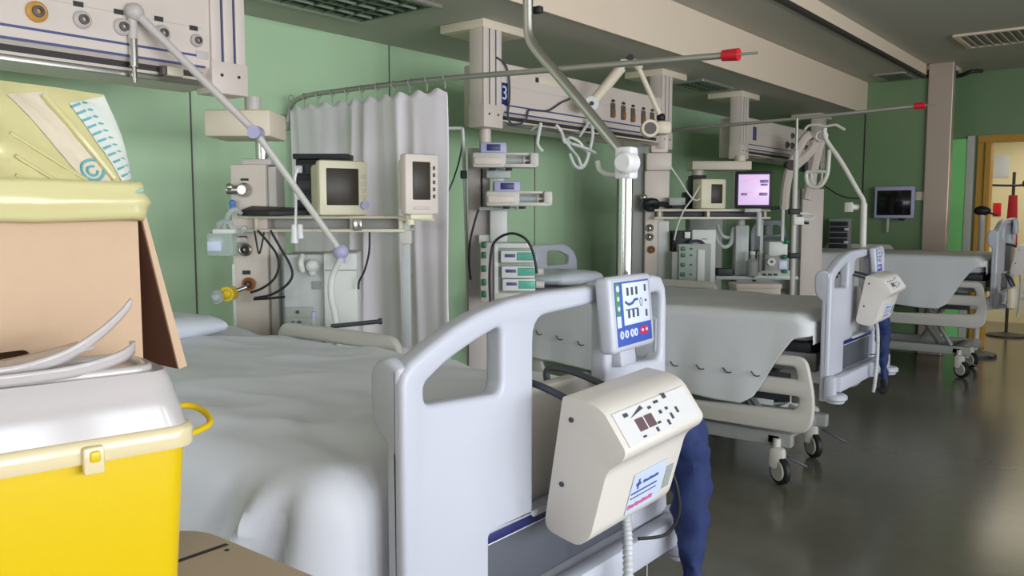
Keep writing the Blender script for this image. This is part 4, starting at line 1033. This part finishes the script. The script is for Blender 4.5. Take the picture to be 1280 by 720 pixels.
# ------------------------------------------------------------------ BAY 2, left pendant with pumps
f = Face('pump_pendant', 'grey equipment column with white bracket carrying the syringe pumps', 'pendant', 4.90, 600, 300)
T = f.t
mb = MB(); f.bx(mb, 585, 186, 612, 470, .02, .20, .006); mb.build('column', 'pumpgrey', T)
MB().cyl(f.p(606, 187, .1), (f.p(606, 187).x, .1, 2.005 - T.location.z), .034).build('drop_tube', 'unit', T)
f.part('column_slot', 'groove', 601, 200, 603.5, 262, .012, .022, .001)
mb = MB(); f.bx(mb, 613, 262, 634, 306, -.06, .0, .006); f.bx(mb, 616, 207, 630, 262, -.04, .0, .004); mb.box(f.p(612, 300, .0), (.12, .08, .06)); mb.build('bracket', 'machw', T)
f.part('bracket_tray', 'mach', 600, 259, 646, 263, -.12, .0, .003)
f.part('clamp_plate', 'mach', 609, 214, 638, 224, -.08, .0, .004)
for k, q in enumerate((300, 318, 335, 350, 366)): pass
def syringe_pump(label, ox, oy, d):
    f = Face('syringe_pump', label, 'syringe pump', d, 590 + ox, 210 + oy, .10, 'syringe pumps on the grey column')
    g = lambda a, b, y=0.: f.p(a + ox, b + oy, y)
    def pt(n, m, x0, y0, x1, y1, a, b, bev=.004, par=None, lab=None): return f.part(n, m, x0 + ox, y0 + oy, x1 + ox, y1 + oy, a, b, bev, par, lab)
    pt('body', 'bedwarm', 590, 191, 632, 210, -.05, .07, .012)
    pt('front_ridge', 'unit', 592, 197, 626, 206, -.058, -.045, .006)
    h = pt('display_housing', 'lilac', 600, 178.5, 633, 193, -.035, .04, .010)
    pt('screen', 'navy', 608, 181, 625, 189, -.038, -.03, .002, h)
    pt('guide_rod', 'bedwarm', 630, 191, 668, 194, -.03, -.015, .002); pt('tray', 'bedwarm', 630, 205, 670, 209.5, -.05, .05, .003)
    pt('rear_wall', 'pumpgrey', 632, 194, 664, 205, .03, .04, .001)
    pt('driver', 'bedwarm', 662, 191, 673, 209, -.05, .05, .010)
    MB().cyl(g(632, 200.5, -.01), g(655, 200.5, -.01), .020).build('syringe', 'clear', f.t)
    MB().cyl(g(655, 200.5, -.01), g(663, 200.5, -.01), .008).cyl(g(654, 200.5, -.01), g(655.5, 200.5, -.01), .026).build('plunger', 'pumpgrey', f.t)
    pt('foot', 'black', 612, 210, 620, 213, -.03, .02, .003); pt('foot', 'black', 632, 210, 640, 213, -.03, .02, .003)
    return f
syringe_pump('upper of the two white syringe pumps on the grey column', 0, 0, 4.72)
syringe_pump('lower of the two white syringe pumps, just above the white bracket', 17, 48, 4.68)
f = Face('infusion_rack', 'grey rack of three teal infusion pumps under the syringe pumps', 'infusion pump rack', 4.62, 640, 376)
T = f.t
mb = MB(); f.bx(mb, 621, 308, 668, 378, .0, .18, .006); mb.build('casing', 'rackgrey', T)
f.part('side_panel', 'pumpgrey', 600, 303, 621, 378, .02, .16, .010)
f.part('front_strip', 'machw', 618, 308, 623, 376, -.012, .0, .002)
f.part('top_cover', 'machw', 618, 304, 664, 310, -.01, .16, .005)
f.part('lower_plate', 'bedwarm', 618, 366, 656, 377, -.014, .0, .003)
for k, q in enumerate((313, 332, 348)):
    m = f.part('pump_module', 'machw', 626 + k, q, 667 + k, q + 15, -.04, .0, .006)
    f.part('teal_front', 'tgreen', 646 + k, q + 2, 667 + k, q + 12, -.044, -.038, .003, m, 'teal half of the module')
    f.part('dark_display', 'blueline', 631 + k, q + 4, 644 + k, q + 8, -.043, -.038, .001, m)
    if k: MB().cyl(f.p(668 + k, q + 7, -.02), f.p(678 + k, q + 7, -.02), .022).build('knob', 'bedwarm', m)
for q in (306, 319, 336, 353, 368):
    p = f.p(605, q); MB().box(p + Vector((0, .015, 0)), (.026, .02, .036), .006).build('green_key', 'dgreen', T)
f2_ = lead('black cable arching over the teal infusion rack', 4.52, [(613, 378), (612, 350), (613, 325), (617, 305), (628, 295), (642, 292), (656, 298), (664, 310), (669, 328), (671, 342)], .007)
lead('thin black cable hanging left of the grey column', 4.75, [(598, 262), (592, 282), (587, 305), (586, 330), (588, 350)], .006)
f = Face('infusion_pole', 'thin white rod with side hook left of the grey column', 'pole', 4.98, 580, 300)
zf = f.floor(); b = f.p(584, 345)
MB().tube([f.p(579, 161), f.p(580, 185), f.p(583, 300), b, (b.x, 0, zf + .02)], .010, 10).build('rod', 'machw', f.t)
MB().tube([f.p(579, 162), f.p(566, 162), f.p(557, 163), f.p(552, 167), f.p(548, 163)], .010, 8, sm=4).build('hook', 'machw', f.t)
f.part('clamp', 'dark', 576, 214, 584, 224, -.02, .02, .004)
MB().lathe([(0, zf), (.08, zf), (.08, zf + .02), (.03, zf + .04), (0, zf + .04)], Matrix.Translation((b.x, 0, 0))).build('foot', 'mach', f.t)
lead('thin dark green lead drooping left of the thin white rod', 5.03, [(578, 178), (574, 200), (566, 225), (556, 247), (551, 256)], .005, 'dgreen')
# hoses on the second headwall beam
t = thing('oxygen_tubing', 'coiled white tubing hanging below the second headwall beam', 'tubing', tuple(AY(3.10, 715, 170)))
P0 = t.location.copy()
MB().tube([AY(3.10 - .02 * (i % 3), *q) - P0 for i, q in enumerate(((695, 156), (702, 165), (706, 178), (712, 172), (722, 176), (728, 183), (718, 182), (706, 174), (714, 186), (722, 196), (728, 208), (735, 194), (729, 186), (716, 180), (734, 186), (744, 191)))], .010, 8, sm=6).build('coil', 'machw', t)
MB().cyl(AY(3.09, 738, 150) - P0, Vector((AY(3.09, 738, 150).x, 3.175, 2.016)) - P0, .010).build('upper_end', 'machw', t)
MB().tube([AY(3.09, *q) - P0 for q in ((738, 148), (741, 165), (739, 180), (733, 202), (726, 210), (718, 206), (712, 192))], .011, 8, sm=6).build('loop', 'machw', t)
t = thing('tubing_end', 'short curved white tube hanging from the second headwall beam', 'tubing', tuple(AY(3.10, 675, 160)))
P0 = t.location.copy()
MB().tube([AY(3.10, *q) - P0 for q in ((676, 154), (673, 170), (672, 180), (676, 187), (678, 188))], .011, 8, sm=5).cyl(AY(3.10, 676, 156) - P0, Vector((AY(3.10, 676, 156).x, 3.175, 2.016)) - P0, .008).build('tube', 'machw', t)
t = thing('lead', 'dark lead drooping across the face of the second headwall beam', 'cable', tuple(AY(3.13, 620, 80)))
P0 = t.location.copy()
MB().tube([AY(3.135, *q) - P0 for q in ((621, 72), (631, 80), (636, 95), (637, 120), (635, 145), (640, 155), (650, 155), (658, 148), (661, 138), (672, 138), (686, 138), (702, 128), (714, 122), (718, 108))], .006, 8, sm=6).build('lead_run', 'ink', t)
# jointed lamp arm on the second beam
f = Face('lamp_arm', 'cream jointed arm standing on the second headwall beam', 'lamp arm', 5.35, 785, 76)
MB().cyl(f.p(739, 130, .02), f.p(777, 84, .0), .034).build('left_segment', 'creamy', f.t); MB().cyl(f.p(798, 84, .0), f.p(828, 143, .05), .017).build('right_segment', 'creamy', f.t)
MB().box(f.p(786, 79), (.12, .06, .05), .015).ball(f.p(798, 82), .03).ball(f.p(776, 82), .03).build('top_joint', 'creamy', f.t); MB().cyl(f.p(787, 73, -.03), f.p(787, 73, .03), .022).build('black_bolt', 'black', f.t)
MB().cyl(f.p(739, 130, -.06), f.p(739, 130, .08), .045).build('base_joint', 'machw', f.t); MB().cyl(f.p(739, 130, -.065), f.p(739, 130, -.058), .014).build('bolt', 'groove', f.t)
MB().ball(f.p(829, 145, .05), .03).build('end_joint', 'black', f.t)
MB().box(f.p(831, 158, .05), (.11, .12, .09), .03).cyl(f.p(813, 160, -.04), f.p(813, 160, .05), .055).build('lamp_head', 'creamy', f.t); MB().cyl(f.p(813, 160, -.046), f.p(813, 160, -.038), .038).build('lamp_ring', 'olive', f.t)
# ------------------------------------------------------------------ BAY 2, right pendant with shelf and monitors
f = Face('equipment_pendant', 'grey equipment pendant with shelf of two monitors between the second and farthest beds', 'pendant', 6.52, 820, 300)
T = f.t
MB().cyl(f.p(818, 168, .1), (f.p(818, 168).x, .1, 2.03 - T.location.z), .055).build('drop_tube', 'creamy', T)
mb = MB(); f.bx(mb, 776, 168, 806, 470, .05, .30, .01); mb.build('rear_cover', 'frame', T)
mb = MB(); f.bx(mb, 806, 192, 838, 214, -.02, .14, .015); f.bx(mb, 812, 168, 834, 192, .0, .1, .015); mb.build('upper_block', 'unit', T)
mb = MB(); f.bx(mb, 805, 214, 836, 262, .0, .14, .01); f.bx(mb, 806, 262, 830, 470, .0, .16, .01); mb.build('column', 'unit', T)
f.part('side_cover', 'machw', 822, 276, 836, 470, -.01, .12, .01)
sh = MB(); f.bx(sh, 815, 261.5, 958, 264.5, -.10, .28, .004); f.bx(sh, 815, 271, 958, 274, -.10, .28, .004)
for q in (820, 880, 950): f.bx(sh, q, 264, q + 3, 272, -.09, .27, .001)
sh = sh.build('shelf', 'cream', T)
f.part('shelf_back', 'dark', 818, 264.5, 955, 271, .0, .25, .001, sh)
for (px, py, m) in ((812, 285, 'groove'), (812, 296, 'groove'), (814, 312, 'orange')):
    p = f.p(px, py); outlet(T, p.x, p.z, .03, 'steel' if m == 'groove' else m, 'groove', False, -.002)
p = f.p(803, 247); MB().ball(p + Vector((0, -.03, 0)), .028).cyl(p + Vector((0, -.03, -.06)), p + Vector((.03, .02, -.02)), .03).build('valve', 'steel', T)
f = Face('cable_reel', 'black bundle lying on the left end of the far shelf', 'cable bundle', 6.42, 820, 261)
MB().tube([f.p(814 + 7 * math.cos(a * .9) , 256 + 4 * math.sin(a * .9), .02 * math.sin(a)) for a in range(8)], .03, 8, sm=4).tube([f.p(820, 256, 0), f.p(830, 255, .02), f.p(838, 258, .02)], .02, 8, sm=3).build('bundle', 'black', f.t)
f.part('dark_dish', 'black', 838, 257, 858, 260.5, -.04, .06, .008)
f.part('grey_box', 'rackgrey', 836, 247, 856, 256.5, -.02, .08, .004)
f = Face('patient_monitor', 'small boxy cream monitor on the far shelf left of the lit lilac monitor', 'monitor', 6.42, 888, 261, .30)
MB().bx((-.115, -.06, .0), (.10, .08, .225), .014).build('casing', 'ivory', f.t); MB().bx((-.03, -.064, .04), (.065, -.055, .185), .004).build('screen', 'screen', f.t)
f = Face('module_rack', 'black module rack on the far shelf behind the small cream monitor', 'rack', 6.54, 870, 261)
f.part('casing', 'black', 866, 219, 884, 261, .04, .2, .004); f.part('casing_side', 'dark', 858, 240, 866, 261, .04, .2, .004)
f.part('plug', 'pumpface', 874, 228, 878, 233, -.01, .04, .003); f.part('plug', 'pumpface', 874, 247, 878, 251, -.01, .04, .003)
lead('thin white lead drooping from the grey pendant to the far black module rack', 6.32, [(838, 208), (850, 225), (862, 243), (870, 250), (876, 248)], .006, 'machw')
lead('thin white lead running down from the far black module rack', 6.34, [(876, 230), (866, 248), (856, 262), (848, 282), (844, 300)], .006, 'machw')
f = Face('lit_monitor', 'bright monitor with lilac screen and black bezel on the far shelf', 'monitor', 6.32, 941, 262, -.14)
k = f.k
MB().bx((-.135, -.02, .008), (.135, .03, .285), .012).build('bezel', 'black', f.t); MB().bx((-.14, .0, .005), (-.115, .05, .285), .01).build('side_trim', 'pumpgrey', f.t)
sc_ = MB().bx((-.112, -.024, .035), (.112, -.018, .262), .002).build('screen', 'lit', f.t)
for (x, z, w, h, m) in ((.075, .21, .06, .022, 'litink'), (.075, .185, .05, .014, 'litink'), (.07, .115, .06, .022, 'litink'), (-.07, .115, .045, .018, 'litink'), (-.03, .215, .09, .02, 'litpink'), (-.02, .13, .06, .012, 'litpink')):
    MB().box((x, -.025, z), (w, .003, h), .001).build('display_row', m, sc_)
MB().bx((-.06, .0, -.02), (.06, .06, .012), .006).cyl((.05, .02, -.02), (.05, .02, -.20), .02).build('stand', 'mach', f.t)
MB().cyl((.13, .02, .01), (.20, .03, .015), .012).build('side_lever', 'black', f.t)
# under the far shelf
f = Face('ventilator', 'white ventilator cabinet standing under the far shelf', 'ventilator', 6.42, 879, 356)
zf = f.floor(); mb = MB(); f.bx(mb, 864, 287, 894, 400, .0, .25, .012); mb.bx((f.p(864, 0).x, 0, zf + .1), (f.p(894, 0).x, .25, f.p(0, 400).z + .01)); mb.build('cabinet', 'machw', f.t)
for (x_, y_) in ((-.07, .03), (-.07, .22), (.07, .03), (.07, .22)): MB().cyl((x_ - .012, y_, zf + .052), (x_ + .012, y_, zf + .052), .05).box((x_, y_, zf + .09), (.03, .05, .04), .006).build('castor', 'black', f.t)
f.part('badge', 'frame', 876, 298, 883, 299.5, -.004, .002, .0005)
f.part('dark_module', 'black', 842, 289, 864, 316, .03, .2, .005); f.part('module_plug', 'machw', 855, 290, 862, 298, .0, .03, .003)
f = Face('infusion_rack', 'grey rack with green keys under the far shelf', 'infusion pump rack', 6.34, 866, 356)
zf = f.floor()
mb = MB(); f.bx(mb, 848, 305, 888, 357, .0, .16, .006); mb.build('casing', 'rackgrey', f.t); f.part('white_strip', 'machw', 871, 312, 880, 356, -.012, .0, .002); f.part('left_cover', 'frame', 840, 315, 848, 357, .02, .14, .003)
MB().tube([f.p(862, 305, .05), f.p(866, 302, .05), f.p(876, 302, .05), f.p(882, 307, .05)], .012, 8, sm=4).build('handle', 'hook', f.t)
for q in (311, 319, 331, 343):
    p = f.p(853, q); MB().box(p + Vector((0, -.004, 0)), (.035, .012, .03), .008).build('green_key', 'dgreen', f.t); p = f.p(863, q); MB().box(p + Vector((0, -.003, 0)), (.02, .01, .014), .004).build('green_mark', 'dgreen', f.t)
MB().cyl((.0, .08, f.p(0, 357).z), (.0, .08, zf + .03), .025).build('stand_pole', 'mach', f.t)
MB().lathe([(0, zf), (.2, zf), (.2, zf + .03), (.03, zf + .05), (0, zf + .05)], Matrix.Translation((0, .08, 0))).build('stand_foot', 'mach', f.t)
f = Face('ventilator_trolley', 'grey trolley with round dials and white keyboard in front of the far pendant', 'trolley', 6.52, 945, 350)
zf = f.floor()
mb = MB(); f.bx(mb, 894, 345, 997, 349.5, -.02, .30, .005); mb.build('tray', 'mach', f.t)
mb = MB(); f.bx(mb, 921, 282, 938, 345, .06, .16, .01); mb.cyl(f.p(929, 272, .1), f.p(929, 282, .1), .03); mb.build('column', 'mach', f.t)
mb = MB(); f.bx(mb, 960, 302, 984, 322, -.0, .16, .012); mb.build('upper_module', 'machw', f.t)
mb = MB(); f.bx(mb, 956, 318, 986, 345, .0, .2, .008); mb.build('dial_module', 'frame', f.t)
p = f.p(963, 327); MB().cyl(p + Vector((0, .0, 0)), p + Vector((0, -.02, 0)), .032, seg=20).build('dial', 'machw', f.t); MB().cyl(p + Vector((0, -.018, 0)), p + Vector((0, -.026, 0)), .010, seg=12).build('dial_centre', 'dark', f.t)
for (a, b) in ((979, 321), (979, 340), (981, 302)): p = f.p(a, b); MB().ball(p + Vector((0, -.02, 0)), .024, (1, .6, .8)).build('green_knob', 'dgreen', f.t)
f.part('screen_strip', 'label', 973, 326, 983, 336, -.008, .0, .002)
mb = MB().prism([f.p(940, 347, -.06), f.p(988, 347, -.06), f.p(988, 340, .0), f.p(950, 340, .0)], (0, 0, .012), .003); mb.build('keyboard', 'machw', f.t)
for q in (951, 958, 965): f.part('key_row', 'dark', q, 341.5, q + 4, 344, -.055, -.02, .001)
f.part('dark_device', 'dark', 898, 336, 917, 345, .02, .14, .006)
MB().tube([f.p(895, 288, .1), f.p(899, 303, .06), f.p(906, 309, .04), f.p(914, 305, .05), f.p(918, 293, .1), f.p(921, 285, .12)], .016, 8, sm=5).tube([f.p(900, 282, .12), f.p(905, 295, .08), f.p(916, 297, .1), f.p(922, 290, .14)], .014, 8, sm=5).build('breathing_hose', 'mach', f.t)
f.part('rail_frame', 'mach', 951, 270, 955, 345, .05, .07, .003); f.part('rail_frame', 'mach', 982, 262, 986, 345, .14, .16, .003)
mb = MB(); mb.bx((f.p(900, 0).x, .0, zf + .12), (f.p(990, 0).x, .28, f.p(0, 350).z - .12), .01); mb.bx((f.p(925, 0).x, .1, f.p(0, 352).z - .14), (f.p(945, 0).x, .2, f.p(0, 348).z)); mb.build('lower_cabinet', 'mach', f.t)
for (a, y_) in ((905, .03), (905, .25), (985, .03), (985, .25)): x_ = f.p(a, 0).x; MB().cyl((x_ - .012, y_, zf + .06), (x_ + .012, y_, zf + .06), .058).box((x_, y_, zf + .1), (.03, .05, .05), .006).build('castor', 'black', f.t)
f = Face('grey_bottle', 'grey humidifier bottle on the far grey trolley tray', 'bottle', 6.47, 940, 345)
MB().lathe([(0, 0), (.04, 0), (.045, .02), (.045, .11), (.02, .14), (.02, .165), (0, .165)]).build('bottle_body', 'frame', f.t); MB().lathe([(0, .165), (.022, .165), (.022, .19), (0, .19)]).build('cap', 'machw', f.t)
f = Face('cream_box', 'cream cardboard box beyond the second bed below the far trolley', 'box', 6.02, 948, 372)
f.part('carton', 'cream', 921, 360, 976, 420, .0, .22, .006); f.part('lid', 'unit', 920, 355, 977, 361, -.004, .224, .004)
zf = f.floor(); mb = MB(); mb.bx((f.p(925, 0).x, .02, zf), (f.p(972, 0).x, .2, f.p(0, 420).z), .004); mb.build('stool', 'mach', f.t)
# infusion stand right of the trolley
f = Face('infusion_stand', 'tall steel infusion stand with black clamps right of the far trolley', 'infusion stand', 6.20, 992, 300)
zf = f.floor()
MB().cyl(f.p(992, 190), (0, 0, zf + .05), .018).build('lower_tube', 'bedwarm', f.t); MB().cyl(f.p(992, 150), f.p(992, 192), .010).build('upper_tube', 'railmetal', f.t)
f.part('black_clamp', 'black', 985, 261, 998, 268, -.03, .03, .006); f.part('black_clamp', 'black', 986, 316, 1000, 323, -.03, .03, .008); f.part('white_clamp', 'machw', 990, 271, 1003, 281, -.03, .03, .006)
MB().tube([f.p(1003, 274, 0), f.p(1012, 274, -.02), f.p(1016, 270, 0), f.p(1008, 267, .02), f.p(998, 267, 0)], .008, 8, sm=4).build('side_ring', 'machw', f.t); MB().cyl(f.p(1000, 278), f.p(1010, 279), .01).build('lever', 'black', f.t)
ft = MB()
for a in range(5): ft.tube([(0, 0, zf + .07), (.2 * math.cos(a * 1.2566), .2 * math.sin(a * 1.2566), zf + .045)], .018, 8).ball((.2 * math.cos(a * 1.2566), .2 * math.sin(a * 1.2566), zf + .03), .03)
ft.build('star_base', 'mach', f.t)
# ------------------------------------------------------------------ BAY 3
f = Face('equipment_pendant', 'cream trolley bar and column of the farthest bay behind the lit lilac monitor', 'pendant', 7.6, 925, 250)
T = f.t
MB().cyl(f.p(926, 205, .05), (f.p(926, 0).x, .05, 2.02 - T.location.z), .05).build('drop_tube', 'creamy', T); f.part('trolley_bar', 'creamy', 863, 202, 937, 213, -.05, .2, .01)
MB().cyl(f.p(873, 213, .05), f.p(873, 225, .05), .05).build('lower_tube', 'unit', T); mb = MB(); f.bx(mb, 864, 224, 906, 420, .05, .25, .01); mb.build('column', 'frame', T)
f = Face('equipment_pendant', 'grey brown column with pale jointed arms left of the white grab handle', 'pendant', 8.2, 1015, 250)
T = f.t
MB().cyl(f.p(1018, 240, .1), (f.p(1018, 0).x, .1, 2.03 - T.location.z), .05).build('drop_tube', 'unit', T)
mb = MB(); f.bx(mb, 1003, 236, 1030, 420, .0, .2, .01); mb.build('column', 'unit', T)
f.part('dark_recess', 'dark', 1008, 195, 1028, 214, .08, .2, .004); f.part('rear_cover', 'frame', 996, 236, 1003, 420, .05, .2, .004)
for pts in (((970, 262), (972, 232), (978, 206), (990, 180), (998, 172)), ((974, 216), (986, 206), (1000, 192), (1006, 182)), ((997, 250), (1003, 222), (1008, 195), (1012, 180))):
    MB().tube([f.p(a, b, -.25) for a, b in pts], .045, 8, sm=3).build('jointed_arm', 'unit', T)
MB().tube([f.p(976, 209, -.3), f.p(976, 209, -.2)], .05, 12).build('arm_joint', 'groove', T)
MB().cyl(f.p(1003, 182, -.25), f.p(1010, 200, .1), .03).build('arm_mount', 'unit', T)
f = Face('equipment_rack', 'dark rack of devices with white glints on the far wall left of the wall monitor', 'rack', 9.28, 1049, 298, math.radians(-38.4))
f.part('rack_frame', 'frame', 1036, 273, 1062, 318, .0, .06, .006)
for q in (277, 284, 291, 298, 305): f.part('device', 'dark', 1038, q, 1059, q + 5.5, -.03, .02, .004)
for q in (285, 301): f.part('painted_glint', 'pumpface', 1056, q, 1061, q + 3, -.04, -.02, .004)  # white blocks painted in as glints on the devices, not lamps
lead('thin dark cable sagging across the far green wall above the farthest bed', 8.9, [(1030, 232), (1050, 244), (1070, 248), (1082, 246)], .008, 'dark')
# ================================================================== LIGHT
def area(name, loc, rot, sx, sy, e, col):
    l = bpy.data.lights.new(name, 'AREA'); l.shape = 'RECTANGLE'; l.size = sx; l.size_y = sy; l.energy = e; l.color = col
    o = bpy.data.objects.new(name, l); COL.objects.link(o); o.location = loc; o.rotation_euler = rot; return o
for i, (a, b) in enumerate(wins):
    area('daylight_%d' % (i + 1), ((a + b) / 2, YF - .10, (WZ0 + WZ1) / 2), (PI / 2, 0, 0), b - a - .1, WZ1 - WZ0 - .1, 120 if i < 4 else 55, (.90, .95, 1.0))
area('daylight_7', (X0 - .08, (RW0 + RW1) / 2, 1.75), (PI / 2, 0, -PI / 2), 2.7, 1.4, 55, (.92, .96, 1.0))  # added lamp at the made-up rear window, lifts curtain and monitor sides
area('passage_lamp', (12.0, 1.0, 2.58), (0, 0, 0), 1.6, 1.6, 42, (1.0, .90, .70))
w = bpy.data.worlds.new('sky'); bpy.context.scene.world = w; w.use_nodes = True
w.node_tree.nodes['Background'].inputs[0].default_value = (.75, .86, 1.0, 1); w.node_tree.nodes['Background'].inputs[1].default_value = 1.0
# ================================================================== CAMERA
cam = bpy.data.cameras.new('camera'); co = bpy.data.objects.new('camera', cam); COL.objects.link(co)
cam.sensor_width = 36; cam.lens = 36 * FPX / 1280; cam.clip_start = .02; cam.clip_end = 60
co.matrix_world = Matrix(((RT.x, UP.x, -FW.x, EYE.x), (RT.y, UP.y, -FW.y, EYE.y), (RT.z, UP.z, -FW.z, EYE.z), (0, 0, 0, 1)))
sc = bpy.context.scene; sc.camera = co
sc.view_settings.view_transform = 'Standard'; sc.view_settings.look = 'None'; sc.view_settings.gamma = 1.0; sc.view_settings.use_curve_mapping = False
sc.view_settings.exposure = -.38
